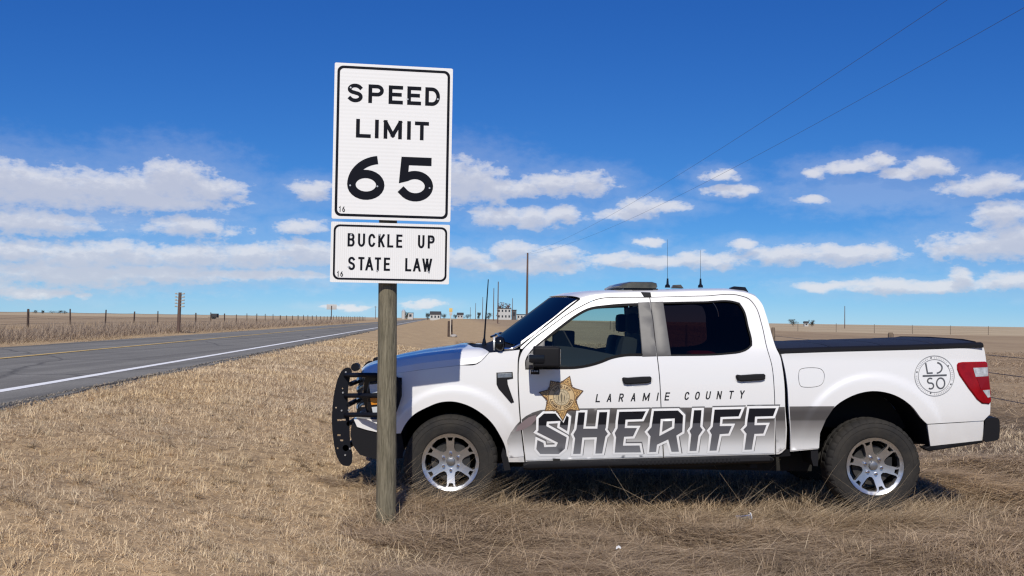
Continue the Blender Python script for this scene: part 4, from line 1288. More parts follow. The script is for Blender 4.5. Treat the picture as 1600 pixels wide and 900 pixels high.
TL = [
 (55, 484.6, 489, 6, 900, 'small dark tree clump left of the first fence post on the left horizon', 0),
 (66.5, 484, 489, 4, 900, 'narrow dark tree between the two leftmost fence posts', 0),
 (82, 485.6, 489.5, 12, 920, 'low wide dark scrub tree left of the second fence post', 0),
 (94, 485, 489.6, 5, 900, 'round dark tree just left of the second fence post', 0),
 (101, 485.2, 489.7, 7, 900, 'dark tree almost touching the second fence post', 0),
 (635.5, 488, 495, 4, 640, 'dark tree between the silo and the white shed', 0),
 (668.5, 489, 496, 6, 620, 'dark tree at the left gable of the farmhouse', 0),
 (694, 490, 496.5, 9, 620, 'dark tree at the right gable of the farmhouse', 0),
 (711, 491, 497, 6, 640, 'small tree at the left end of the bungalow', 0),
 (730, 491.5, 497.5, 12, 600, 'broad scrubby tree right of the bungalow', 0),
 (748.5, 488.5, 497.5, 5, 560, 'round dark tree just left of the truck aerial', 0),
 (764, 489, 498, 10, 540, 'bushy tree behind the truck aerial', 0),
 (782, 473, 498, 12, 470, 'bare reddish tree rising behind the left half of the two-storey building', 1),
 (792, 475, 498, 12, 470, 'bare reddish tree rising behind the right half of the two-storey building', 1),
 (1239, 499, 506, 15, 600, 'wide dark tree clump on the far field left of the tiny barn', 0),
 (1269, 500, 506, 9, 600, 'dark tree clump on the far field right of the tiny barn', 0),
]
for i, (px, t_, b_, w_, Y_, lb, kd) in enumerate(TL):
    tree('far_tree', px, t_, b_, w_, Y_, lb, 100 + i, col=RED if kd else (.075, .075, .055), nleaf=260 if kd else 500)
def far_bits():
    # roadside board seen from the front
    Y = 230; c0 = U(510.5, 475.5, Y); c1 = U(525.8, 483.8, Y); cx = (c0.x + c1.x) / 2; g = Hs(cx, Y)
    root = empty('roadside_board', (cx, Y, g), 'blank white rectangular roadside board on one post left of the sign', 'sign')
    box_obj('panel', (c0.x, Y - .03, c1.z), (c1.x, Y + .03, c0.z), M_WHITEW, root, bev=.02)
    v, f = tube([(cx, Y - .10, g - .2), (cx, Y - .10, c0.z - .35)], .11, 8); mesh('post', v, f, M_DARKWOOD, root)
    # yellow marker sign on a pale post
    Y = 100; p0 = U(704.5, 481.5, Y); p1 = U(704.5, 487.5, Y); x = p0.x; g = Hs(x, Y)
    root = empty('marker_sign', (x, Y, g), 'small yellow marker sign on a pale post right of the big sign post', 'sign')
    box_obj('panel', (x - .17, Y - .02, p1.z), (x + .17, Y + .01, p0.z), P('faded_yellow', (.66, .46, .14), rough=.6, var=.15), root, bev=.01)
    box_obj('plate', (x - .15, Y - .02, p1.z - .33), (x + .15, Y + .01, p1.z - .03), M_WHITEW, root, bev=.01)
    v, f = tube([(x, Y + .03, g - .2), (x, Y + .03, p0.z - .1)], .045, 8); mesh('post', v, f, P('pale_post', (.55, .5, .42), rough=.8), root)
    for k, (px, pt, hh, lb) in enumerate(((701.3, 501.5, 1.15, 'dark wooden stub post at the foot of the yellow marker'), (705.8, 499.5, .8, 'shorter dark stub post right beside the yellow marker'))):
        Yk = 88 - k * -14; p = U(px, pt, Yk); g = Hs(p.x, Yk)
        o = bpy.data.objects.new('stub_post', post_mesh('stub_post', max(p.z - g, .3), .11, M_DARKWOOD)); put(o, None, lb, 'post', 'stub posts by the culvert')
        o.location = (p.x, Yk, g)
    bm = bmesh.new(); rng = random.Random(4)
    p = U(709, 520, 86); g = Hs(p.x, 86)
    bmesh.ops.create_icosphere(bm, subdivisions=2, radius=.22)
    for v in bm.verts: v.co = Vector((v.co.x * 1.5 * rng.uniform(.85, 1.15), v.co.y * rng.uniform(.85, 1.15), v.co.z * .8 * rng.uniform(.85, 1.15)))
    o = bmobj('culvert_stone', bm, P('pale_stone', (.40, .37, .34), rough=.9, var=.3), None, label='pale grey stone lying by the dark stub posts', cat='stone'); o.location = (p.x, 86, g + .1)
    # black trailer far across the road
    Y = 300; a = U(330, 495, Y); b = U(339, 490, Y); g = Hs(a.x, Y)
    root = empty('stock_trailer', ((a.x + b.x) / 2, Y, g), 'small black trailer parked in the brown field across the road', 'trailer')
    box_obj('body', (a.x, Y, g + .45), (b.x, Y + 2, b.z), M_ROOF, root, bev=.08)
    box_obj('drawbar', (a.x - 1.2, Y + .9, g + .5), (a.x + .1, Y + 1.1, g + .62), M_ROOF, root)
    for xx in (a.x + .5, (a.x + b.x) / 2 + .2):
        v, f = tube([(xx, Y - .06, g + .38), (xx, Y + .14, g + .38)], .38, 16); mesh('wheel', v, f, P('far_tyre', (.015, .015, .015), rough=.8), root)
    # a crushed clear plastic cup in the grass
    c = U(1160, 806, 8.02); g = Hs(c.x, 8.02)
    M_CUP = glass_mat('clear_plastic', (.86, .9, .92), .12)
    ax = Vector((1, .15, .06)).normalized(); V = []; n = 16; rng = random.Random(8)
    x0 = Vector((c.x - .06, 8.02, g + .07))
    sidev = ax.cross(Vector((0, 0, 1))).normalized(); upv = sidev.cross(ax)
    prof = ((0, .027), (.03, .029), (.07, .031), (.11, .033), (.125, .035), (.13, .035))
    for l, rr in prof:
        for k in range(n):
            a = 6.283 * k / n; sq = .72 if 0.02 < l < .12 else .9
            V.append(x0 + ax * l + sidev * math.cos(a) * rr * rng.uniform(.9, 1.08) + upv * math.sin(a) * rr * sq * rng.uniform(.85, 1.1))
    F = grid_faces(len(prof), n, True) + [tuple(range(n - 1, -1, -1))]
    root = empty('plastic_cup', tuple(x0), 'crushed clear plastic cup lying in the grass near the rear wheel', 'cup')
    mesh('wall', V, F, M_CUP, root)
    v, f = tube([x0 + ax * .128, x0 + ax * .134], .036, 16); mesh('lid', v, f, P('lid_plastic', (.72, .75, .78), rough=.25), root)
    # scrap of paper
    c = U(966, 868, 6.72); g = Hs(c.x, 6.72)
    V = [(c.x + dx, 6.72 + dy, g + .06 + dz) for dx, dy, dz in ((-.018, -.01, 0), (.0, -.014, .012), (.017, -.006, .004), (-.014, .012, .014), (.004, .01, .024), (.02, .013, .012))]
    mesh('paper_scrap', V, [(0, 1, 4, 3), (1, 2, 5, 4)], P('paper', (.75, .75, .73), rough=.8), None, smooth=False, label='tiny white paper scrap in the matted grass, centre front', cat='litter')
far_bits()

# ================================================================== pickup truck
Y0 = 8.40                      # plane of the flank that faces the camera
HALF = 1.0
YC = Y0 + HALF
FC = U(703.5, 723.0, Y0); RC = U(1369.0, 729.5, Y0)            # wheel centres
FAf = U(708, 712, Y0); FAr = U(1365, 700, Y0)                   # flare centres
M_WHITE = paint_mat()
M_PLAST = P('black_plastic', (0.010, 0.010, 0.012), rough=0.6, bump=0.15, bscale=300, spec=.16)
M_GLOSSB = P('gloss_black', (0.007, 0.008, 0.011), rough=0.18, spec=.35)
M_POWDER = P('powder_coat_black', (0.007, 0.008, 0.012), rough=0.5, spec=.14)
M_TRIM = P('pillar_trim', (0.115, 0.112, 0.110), rough=0.5, var=.18, vscale=14)
M_RUB = P('seal_rubber', (0.008, 0.008, 0.009), rough=0.7, spec=.15)
M_TYRE = P('tyre_rubber', (0.020, 0.020, 0.021), rough=0.85, col2=(0.042, 0.038, 0.033), vscale=5, bump=.3, bscale=90, spec=.15)
M_RIM = P('machined_alloy', (0.62, 0.62, 0.62), rough=0.33, metal=0.92, var=.2, vscale=9)
M_RIMD = P('dark_alloy', (0.022, 0.022, 0.023), rough=0.6, metal=0.3)
M_CHROME = P('chrome', (0.75, 0.75, 0.76), rough=0.12, metal=1.0)
M_INT = P('cab_interior', (0.014, 0.015, 0.018), rough=0.8)
M_INT2 = P('seat_cloth', (0.018, 0.019, 0.022), rough=0.9, var=.3)
M_UNDER = P('underbody', (0.014, 0.013, 0.012), rough=0.9)
M_GLASS = glass_mat('side_glass', (0.70, 0.80, 0.77), ior=1.42)
M_DARKGLASS = glass_mat('privacy_glass', (0.17, 0.115, 0.12), ior=1.3)
M_WSCREEN = glass_mat('windscreen_glass', (0.13, 0.18, 0.20), ior=1.2, gloss=.17)
M_COVER = P('bed_cover_vinyl', (0.022, 0.022, 0.027), rough=0.55, spec=.25, bump=.3, bscale=250)

def Dn(x, z):
    """how far the flank surface lies inboard of its outermost plane, by position"""
    x = np.asarray(x, float); z = np.asarray(z, float)
    ramp = lambda v, w: 0.5 * (v + np.sqrt(v * v + w * w))
    cab = 1 - sst(2.30, 2.37, x)
    d = 0.016 * ((z - 1.02) / .34) ** 2 * (z < 1.36) + 0.016 * (z >= 1.36)
    d = d + 0.095 * ramp(0.775 - z + .03 * (x - 1.1), .05)
    d = d + cab * 0.40 * ramp(z - 1.40, .06)
    for c, r in ((FAf, .585), (FAr, .625)):
        rr = np.hypot(x - c.x, z - c.z)
        d = d - 0.017 * (1 - sst(r - .030, r + .022, rr))
    d = d + .75 * np.maximum(0, -(x + 1.02)) ** 2
    d = d + .5 * np.maximum(0, x - 3.85) ** 2
    return d
def flank(px, py, off=0.0):
    Y = Y0
    for _ in range(7):
        p = U(px, py, Y); Y = Y0 + float(Dn(p.x, p.z))
    return Vector((p.x, Y - off, p.z))
def mirror(V): return [(v[0], 2 * YC - v[1], v[2]) for v in V]
truck = empty('pickup_truck', (1.35, YC, 0.0), 'white crew cab sheriff pickup truck with black push bar, star badge and lettering', 'pickup truck')
def two(name, V, F, mat, parent, both=True, **kw):
    o = mesh(name, V, F, mat, parent, **kw); o2 = None
    if both: o2 = mesh(name, mirror(V), [tuple(reversed(f)) for f in F], mat, parent, **kw)
    return o, o2
def panel(name, outer, holes=(), mat=None, parent=None, off=0.0, step=11.0, depth=.03, both=True, lip=0.0035, sharp=32, fn=None):
    """a body panel traced as an outline, laid on the curved flank and given a turned-in edge"""
    fn = fn or flank
    outer = sm(outer, min(step, 6)); holes = [sm(h, min(step, 6)) for h in holes]
    pv, tr = area_mesh(outer, holes, step)
    if area2([pv[i] for i in tr[0]]) > 0: tr = [tuple(t) for t in tr]
    tr2 = []
    for t in tr:
        a = area2([pv[i] for i in t]); tr2.append(tuple(t) if a < 0 else tuple(reversed(t)))   # y is down on the picture
    V = [fn(x, y, off) for x, y in pv]; F = [tuple(t) for t in tr2]
    cnt = {}
    for f in F:
        for i in range(3): cnt[(f[i], f[(i + 1) % 3])] = 1
    be = [(a, b) for (a, b) in cnt if (b, a) not in cnt]
    m1 = {}; m2 = {}
    bn = {}
    for a, b in be:
        d = Vector((pv[b][0] - pv[a][0], pv[b][1] - pv[a][1])); n_ = Vector((d.y, -d.x))
        if n_.length: n_.normalize()
        for i in (a, b): bn[i] = bn.get(i, Vector((0, 0))) + n_
    for i, n_ in bn.items():
        # outward in the picture plane (sign checked against the interior below)
        m1[i] = len(V); p = V[i]; V.append(Vector((p[0], p[1] + lip, p[2])))
        m2[i] = len(V); V.append(Vector((p[0], p[1] + depth, p[2])))
    for a, b in be:
        F.append((b, a, m1[a], m1[b])); F.append((m1[b], m1[a], m2[a], m2[b]))
    return two(name, V, F, mat or M_WHITE, parent if parent is not None else truck, both, sharp=sharp)
def solid(name, outer, off, mat, parent=None, both=True, back=0.0, ch=1.4, chd=.006, step=12.0, holes=(), fn=None):
    """a raised piece on the flank with a chamfered front edge: off = how proud its face stands"""
    fn = fn or flank
    n0 = len(outer); o2 = densify(outer, step); inn = offset_poly(o2, -ch)
    pv, tr = area_mesh(inn, holes, step, dstep=1e9)
    V = [fn(x, y, off) for x, y in pv]
    F = [tuple(t) if area2([pv[i] for i in t]) < 0 else tuple(reversed(t)) for t in tr]
    cnt = {(f[i], f[(i + 1) % 3]) for f in F for i in range(3)}
    be = [(a, b) for (a, b) in cnt if (b, a) not in cnt]
    idx = {}
    inn_a = np.array(inn)
    for e in be:
        for i in e:
            if i in idx: continue
            j = int(np.argmin(np.hypot(inn_a[:, 0] - pv[i][0], inn_a[:, 1] - pv[i][1])))
            q = o2[j]
            a = len(V); V.append(fn(q[0], q[1], off - chd)); V.append(fn(q[0], q[1], -back)); idx[i] = (a, a + 1)
    for a, b in be:
        F.append((b, a, idx[a][0], idx[b][0])); F.append((idx[b][0], idx[a][0], idx[a][1], idx[b][1]))
    return two(name, V, F, mat, parent if parent is not None else truck, both, sharp=28)
def decal(name, polys, off, mat, parent, step=7.0, minus=(), both=False):
    pv, tr = union_mesh(polys, step, minus)
    F = [tuple(t) if area2([pv[i] for i in t]) < 0 else tuple(reversed(t)) for t in tr]
    return two(name, [flank(x, y, off) for x, y in pv], F, mat, parent, both, sharp=180)

# ---------------------------------------------------------------- outlines (picture units on the flank)
A_PILLAR_SEAM = [(936,466.3),(900,482.2),(860,509.2),(828,533.2),(816,545.2),(811,557.5)]
ARCH_F = [(793.5,722),(792,712),(790,700),(780,678),(768,660),(750,644),(730,633),(706,627.2),(686,629),(668,636),(644,650),(632,665),(626,677)]
ARCH_R = [(1453,697),(1450,675),(1441,655),(1425,635),(1405,620.5),(1384,613),(1364,611),(1344,614),(1324,622),(1306,634),(1290,656),(1281,677),(1278.5,701.5)]
FRONT_WIN = [(821.5,576.5),(821.5,563),(829.5,549),(850,530.5),(880,506.5),(900,492),(918,482.5),(950,477),(996,474.2),(1011.5,473.8),(1015.5,500),(1020.5,555.9),(968,557.5),(955,560.5),(940,566.5),(918,572.8),(900,575.5),(876,576.2)]
REAR_WIN = [(1022.5,473),(1100,471.5),(1146,471),(1155,473.5),(1162,484),(1169,510),(1174.5,534),(1174.5,539.5),(1169,545),(1155,550.8),(1140,552.6),(1035,555.7),(1028,500)]
def body():
    # fender
    panel('fender', [(606,585.2),(680,575.3),(718,571.2),(746.5,568.4),(754,562.6),(764.5,551.2),(790,549),(812,546.6),(809.6,558),(808.6,580),(809.6,620),(811.6,650),(815.8,690),(819.4,722)] + ARCH_F + [(603,678),(603,634),(620,629),(628,619),(628,590),(606,589)], step=4.6)
    # doors
    fd, fd2 = panel('front_door', [(936,467.6),(900,483.8),(860,510.9),(829.3,534.9),(817.4,546.8),(812.3,558.6),(810.6,580),(811.6,620),(813.6,650),(817.8,690),(821.4,721.5),(930,718.3),(1036,715.2),(1032.4,640),(1029.4,585),(1025.4,550),(1019.4,500),(1014.6,465.2),(975,465.4)], [FRONT_WIN], step=8.5)
    rd, rd2 = panel('rear_door', [(1016.0,465),(1100,463),(1156,462.6),(1169.5,467.4),(1179.3,478.3),(1189.3,506.2),(1197.3,542.2),(1205.2,570),(1209.2,610),(1210.2,660),(1211,690),(1211,709.8),(1100,713),(1037.4,715),(1033.8,640),(1030.8,585),(1026.8,550),(1020.8,500)], [REAR_WIN], step=8.5)
    # cab frame: windscreen pillar, roof rail, rear corner
    panel('cab_frame', [(813,545),(814,533.5),(860,499.5),(907,466),(925,461.2),(950,458.4),(985,457.2),(1030,456.6),(1100,454.8),(1140,454.6),(1165,457.5),(1180,463),(1190,474),(1197,492),(1205,520),(1213,545),(1218.5,556),(1222.5,575),(1225.5,600),(1227,640),(1229.2,668),(1228,701),(1217,709.6),(1212.2,709.8),(1212.2,690),(1211.4,660),(1210.4,610),(1206.4,570),(1198.5,542),(1190.5,506),(1180.5,477.8),(1170.5,466.4),(1157,461.5),(1100,461.9),(1016,463.9),(975,464.3),(936,466.2),(900,482.2),(860,509.2),(828,533.2),(816,545.2)], step=9)
    # bed side with filler opening, lower rear quarter
    flap = smooth_poly([(1247,580),(1253,574.5),(1278,574),(1286,578),(1289,586),(1287,599),(1278,605),(1254,606),(1248,601)], 2)
    panel('bed_side', [(1220.5,552.5),(1300,549.6),(1440,546),(1537,542.6),(1539,551),(1541,566),(1546,606),(1547.5,634),(1547,647),(1541,653),(1537,657.2),(1448.8,662.4),(1441,655),(1425,635),(1405,620.5),(1384,613),(1364,611),(1344,614),(1324,622),(1306,634),(1290,656),(1281,677),(1278.5,701.5),(1235,705.5),(1235,676),(1232.5,640),(1230,600),(1225.5,572)], [flap], step=4.8)
    panel('fuel_flap', offset_poly(flap, -.8), (), step=8)
    panel('rear_quarter', [(1449.3,663.6),(1537,658.4),(1535.5,688),(1454,697),(1451,677)], (), step=8.5)
    # dark structure behind the shut lines
    V = []
    inner = [(800,556),(820,548),(1020,562),(1180,556),(1222,560),(1226,700),(1210,707),(822,718),(806,690)]
    panel('inner_sill', inner, (), M_INT, off=-.045, depth=.05, step=30)
    panel('bed_inner', [(1226,560),(1530,552),(1532,648),(1446,655),(1424,628),(1365,604),(1305,628),(1282,668),(1240,700)], (), M_UNDER, off=-.05, depth=.03, step=22)
    return fd, fd2, rd, rd2
fd, fd2, rd, rd2 = body()

def windows():
    for d, poly, mat, nm in ((fd, FRONT_WIN, M_GLASS, 'window_glass'), (rd, REAR_WIN, M_DARKGLASS, 'window_glass')):
        poly = sm(poly, 6)
        g = offset_poly(poly, 2.5)
        pv, tr = area_mesh(g, (), 14)
        F = [tuple(t) if area2([pv[i] for i in t]) < 0 else tuple(reversed(t)) for t in tr]
        V = [flank(x, y, -.014) for x, y in pv]
        mesh(nm, V, F, mat, d, sharp=180)
        far = fd2 if d is fd else rd2
        mesh(nm, mirror(V), [tuple(reversed(f)) for f in F], mat, far, sharp=180)
        # rubber surround
        pv, tr = area_mesh(offset_poly(poly, .8), [offset_poly(poly, -3.4 if d is fd else -2.0)], 12)
        F = [tuple(t) if area2([pv[i] for i in t]) < 0 else tuple(reversed(t)) for t in tr]
        V = [flank(x, y, .0022) for x, y in pv]
        mesh('window_seal', V, F, M_RUB, d, sharp=180)
        mesh('window_seal', mirror(V), [tuple(reversed(f)) for f in F], M_RUB, far, sharp=180)
    solid('pillar_trim', [(996.5,472.6),(1015.0,471.8),(1019.8,500),(1025.8,556.6),(1003.5,557.2)], .005, M_TRIM, fd, False, back=.02, ch=.8, chd=.002)
    solid('pillar_trim', [(1015.9,471.8),(1036,471.2),(1042,512),(1048.5,556),(1026.8,556.6),(1020.6,500)], .005, M_TRIM, rd, False, back=.02, ch=.8, chd=.002)
    solid('mirror_sail', [(822,576),(822,563.5),(830,549.5),(851,531),(851,560),(846,576)], .004, M_TRIM, fd, False, back=.02, ch=.8, chd=.002)
windows()

def handles():
    solid('door_handle', [(971.8,591),(974,589.4),(981,590),(1003,588.4),(1015.5,588),(1017.6,590),(1017,596.4),(1011,598.4),(980,600.2),(974.5,599)], .034, M_PLAST, fd, False, back=.0, ch=1.8, chd=.012)
    solid('door_handle', [(1149.2,587),(1151.5,585.2),(1158,586),(1180,584.3),(1193,584),(1195,586),(1194.5,592),(1189,593.8),(1158,595.6),(1152,594.5)], .034, M_PLAST, rd, False, back=.0, ch=1.8, chd=.012)
    for d, p in ((fd, [(972,592),(985,589),(1010,588.5),(1019,591),(1019,597),(1010,602),(985,603.5),(973,600)]), (rd, [(1149,588),(1162,585),(1187,584.5),(1196,587),(1196,592.6),(1187,597.5),(1162,599),(1150,596)])):
        decal('handle_cup', [smooth_poly(offset_poly(p, 1), 1)], .0012, P('cup_paint', (.62, .625, .63), rough=.4), d)
    # fender vent
    v, _ = solid('fender_vent', [(775.6,582.2),(801,581.2),(801.8,591),(792.6,592.6),(793.6,601),(803.2,628),(798.5,629.6),(779,607),(775.8,600)], .012, M_PLAST, None, True, ch=1.0, chd=.005)
    solid('vent_badge', [(777.2,583.6),(799.6,582.6),(800.2,589.6),(777.6,590.6)], .0165, P('badge_metal', (.33, .35, .36), rough=.3, metal=.7, var=.4, vscale=60), v, False, back=-.011, ch=.6, chd=.002)
handles()

# ---------------------------------------------------------------- hood, windscreen, roof
def loft_obj(name, rows, mat, parent=truck, sharp=32, **kw):
    return mesh(name, [p for r in rows for p in r], grid_faces(len(rows), len(rows[0])), mat, parent, sharp=sharp, **kw)
def hood():
    st = [(566,591,583),(571,590,578.5),(578,588.6,575),(592,586.8,570.8),(620,583,564),(660,577.4,556.8),(700,572.6,552),(728,569.6,550),(744,568,549.4),(752,563.5,549.2),(757,558.5,549.2),(763.5,551,549.4)]
    NT = 29; rows = []
    for px, ys, yc in st:
        a = flank(px, ys, 0.0); c0 = U(px, yc, Y0 + .075 + max(0, a.y - Y0))
        m_ = (a + c0) / 2; m_.y -= .022
        front = 1 - sst(566, 600, px); rear = sst(690, 763, px)
        half = []
        prof = []
        zc = c0.z; ye = c0.y; hw = YC - ye
        for k in range(NT):
            t = k / (NT - 1); u = 2 * t - 1
            dome = 1 - abs(u) ** 5
            # raised centre with two shallow valleys
            pw = .018 * math.exp(-((abs(u) - .62) / .16) ** 2) * (1 - front)
            z = zc + .044 * (max(0.0, dome)) ** .8 * (1 - .4 * float(front)) - pw * .8
            xx = c0.x - float(front) * .085 * (1 - u * u) - float(rear) * .23 * (1 - u * u)
            prof.append(Vector((xx, ye + 2 * hw * t, z)))
        row = [a, m_] + prof + [Vector((m_.x, 2 * YC - m_.y, m_.z)), Vector((a.x, 2 * YC - a.y, a.z))]
        rows.append(row)
    h = loft_obj('hood', rows, M_WHITE, sharp=26)
    # leading edge turned down to the grille
    lead = rows[0]
    V = list(lead) + [Vector((p.x + .015, p.y, p.z - .05)) for p in lead]
    mesh('nose_edge', V, [(i, i + 1, i + 1 + len(lead), i + len(lead)) for i in range(len(lead) - 1)], M_WHITE, h, sharp=30)
    return rows
hrows = hood()
NV = 25
def screen():
    bn = flank(812.5, 541.5); tn = flank(906, 467.4)
    rows = []
    for i in range(13):
        f = i / 12; e = bn.lerp(tn, f); r = []
        for k in range(NV):
            u = 2 * k / (NV - 1) - 1
            hw = YC - e.y - .012
            r.append(Vector((e.x - .245 * (1 - u * u) - .0 * f, YC + u * hw, e.z + (.045 * (1 - f) + .028 * f) * (1 - u ** 4) - .003)))
        rows.append(r)
    loft_obj('windscreen', rows, M_WSCREEN, sharp=180)
    # seal along the near pillar and across the top
    V, F = merge(tube([Vector((p.x, p.y - .004, p.z + .004)) for p in [r[0] for r in rows]], .012, 6), tube([Vector((p.x, p.y + .004, p.z + .004)) for p in [r[-1] for r in rows]], .012, 6))
    mesh('windscreen_seal', V, F, M_RUB, truck)
    ext = flank(907.5, 466.2, .004)
    # cowl between hood and glass
    base = rows[0]; hr = hrows[-1][2:-2]
    hh = [hr[round(k * (len(hr) - 1) / (NV - 1))] for k in range(NV)]
    cr = []
    for j in range(4):
        g = j / 3
        cr.append([Vector(hh[k].lerp(base[k], g)) - Vector((0, 0, .03 if j in (1, 2) else .012)) for k in range(NV)])
    loft_obj('cowl', cr, M_PLAST)
    # wiper arms
    for k0, k1 in ((4, 13), (13, 22)):
        path = [rows[0][k0] + Vector((-.03, 0, .02)), rows[1][(k0 + k1) // 2] + Vector((-.03, 0, .022)), rows[1][k1] + Vector((-.03, 0, .015))]
        tube_obj('wiper', path, .011, M_GLOSSB, truck, n=6)
    return rows
srows = screen()
def roof():
    st = [(907,466.2),(925,461.4),(950,458.6),(985,457.4),(1030,456.8),(1100,455),(1140,454.8),(1165,457.7),(1180,463.2),(1190,474.2),(1197,492.2),(1205,520.2),(1213,545.2),(1218,556)]
    hts = [.030,.033,.034,.034,.034,.034,.034,.032,.026,.014,.004,0,0,0]
    fw = [.245,.225,.19,.13,.06,0,0,0,0,0,0,0,0,0]
    bk = [0,0,0,0,0,.0,.0,.03,.05,.06,.06,.06,.06,.06]
    rows = []
    for (px, py), h, f, b in zip(st, hts, fw, bk):
        e = flank(px, py); hw = YC - e.y; r = []
        for k in range(41):
            u = 2 * k / 40 - 1; u = math.copysign(1 - (1 - abs(u)) ** 1.35, u)
            z = e.z + h * max(0.0, 1 - abs(u) ** 7) ** .75
            r.append(Vector((e.x - f * (1 - u * u) + b * (1 - u ** 4), YC + u * hw, z)))
        rows.append(r)
    loft_obj('roof', rows, M_WHITE, sharp=40)
    # rear window of the cab
    rw = [[p + Vector((.006, 0, 0)) for p in r[8:33]] for r in rows[10:13]]
    loft_obj('rear_window', rw, M_GLOSSB, sharp=60)
    return rows
rrows = roof()

# ---------------------------------------------------------------- wheels
def rim_mesh(phase):
    outer = arc(0, 0, .247, .247, 0, 360, 60)[:-1]; holes = []
    for k in range(6):
        c = math.radians(60 * k + 60 + phase)
        pol = [(-7,.100),(7,.100),(15,.124),(17.5,.155),(20,.203),(17,.219),(0,.223),(-17,.219),(-20,.203),(-17.5,.155),(-15,.124)]
        holes.append([(r * math.cos(c + math.radians(a)), r * math.sin(c + math.radians(a))) for a, r in pol])
        c = math.radians(60 * k + 30 + phase)
        pol = [(-4.5,.182),(4.5,.182),(7,.214),(-7,.214)]
        holes.append([(r * math.cos(c + math.radians(a)), r * math.sin(c + math.radians(a))) for a, r in pol])
    pv, tr = area_mesh(outer, holes, .016, dstep=.02)
    def dep(x, y):
        r = math.hypot(x, y)
        d = .012 + .042 * (1 - min(1, r / .225) ** 1.6)
        # pockets between the fork arms sink a little
        a = (math.degrees(math.atan2(y, x)) - phase - 30) % 60; a = min(a, 60 - a)
        if r > .230: d -= .012 * (r - .230) / .017
        return d
    V = [Vector((x, dep(x, y), y)) for x, y in pv]
    F = [tuple(t) if area2([pv[i] for i in t]) > 0 else tuple(reversed(t)) for t in tr]
    cnt = {(f[i], f[(i + 1) % 3]) for f in F for i in range(3)}
    be = [(a, b) for (a, b) in cnt if (b, a) not in cnt]; m = {}
    for e in be:
        for i in e:
            if i not in m: m[i] = len(V); V.append(V[i] + Vector((-V[i].x * .02, .045, -V[i].z * .02)))
    for a, b in be: F.append((b, a, m[a], m[b]))
    return V, F
def lathe_y(prof, n):
    V = []
    for r, y in prof:
        for k in range(n):
            a = 2 * math.pi * k / n; V.append(Vector((r * math.cos(a), y, r * math.sin(a))))
    return V, grid_faces(len(prof), n, True)
def wheel(cx, cz, near, phase, R=.405):
    yo = Y0 + .022
    root = empty('wheel', (cx, yo if near else 2 * YC - yo, cz), parent=truck)
    sgn = 1 if near else -1
    def place(V): return [Vector((cx + v[0], (yo + v[1]) if near else (2 * YC - yo - v[1]), cz + v[2])) for v in V]
    def mk(nm, V, F, mat, **k):
        F = F if near else [tuple(reversed(f)) for f in F]
        return mesh(nm, place(V), F, mat, root, **k)
    # tyre with shoulder blocks
    n = 180
    prof = [(.238,.030),(.246,.010),(.255,.004),(.275,.001),(.300,-.004),(.318,-.006),(.330,-.003),(.334,-.006),(.352,-.003),(.357,.000),(.370,.004),(.375,.003),(.386,.012),(R-.006,.030),(R,.052),(R,.085),(R-.008,.090),(R-.008,.098),(R,.103),(R,.135),(R,.175),(R-.008,.180),(R-.008,.188),(R,.193),(R,.225),(R-.006,.248),(.386,.266),(.36,.276),(.30,.280),(.25,.272),(.236,.25)]
    V = []; F = []
    for j, (r, y) in enumerate(prof):
        for k in range(n):
            a = 2 * math.pi * k / n
            rr = r; yy = y
            if r > .3745:
                g = (k % 5) in (0,)
                if g and (y < .085 or y > .195): rr -= .007
                if r < .387 and not g: yy += -.002 if y < .1 else .002
                if .09 < y < .19 and (k + 2) % 5 in (0,): rr -= .008
            V.append(Vector((rr * math.cos(a), yy, rr * math.sin(a))))
    F = grid_faces(len(prof), n, True)
    F = [tuple(reversed(f)) for f in F]
    mk('tyre', V, F, M_TYRE, sharp=38)
    V, F = rim_mesh(phase); mk('rim', V, F, M_RIM, sharp=22)
    prof = [(.251,.000),(.243,.005),(.232,.02),(.226,.06),(.215,.22)]
    V, F = lathe_y(prof, 48); mk('rim_barrel', V, [tuple(reversed(f)) for f in F], M_RIMD, sharp=50)
    V, F = lathe_y([(.0,.085),(.17,.085),(.175,.10),(.175,.12)], 40); mk('brake_disc', V, [tuple(reversed(f)) for f in F], P('brake_iron', (.05, .047, .045), rough=.6, metal=.4, var=.4), sharp=30)
    bmv, bmf = box_vf((.06, .055, -.06), (.165, .12, .075)); mk('brake_caliper', [Vector(v) for v in bmv], bmf, M_RIMD, smooth=False)
    V, F = lathe_y([(.0,.028),(.022,.028),(.034,.032),(.038,.040),(.040,.062)], 24); mk('hub_cap', V, [tuple(reversed(f)) for f in F], P('hub_cap', (.28, .28, .285), rough=.35, metal=.8), sharp=30)
    for k in range(6):
        a = math.radians(60 * k + phase + 30); x, z = .071 * math.cos(a), .071 * math.sin(a)
        V, F = tube([Vector((x, .052, z)), Vector((x, .026, z)), Vector((x, .022, z))], [.0125, .0125, .008], 8); mk('lug_nut', V, F, M_CHROME, sharp=30)
    return root
for near in (True, False):
    wheel(FC.x, FC.z, near, 2); wheel(RC.x, RC.z, near, 17)
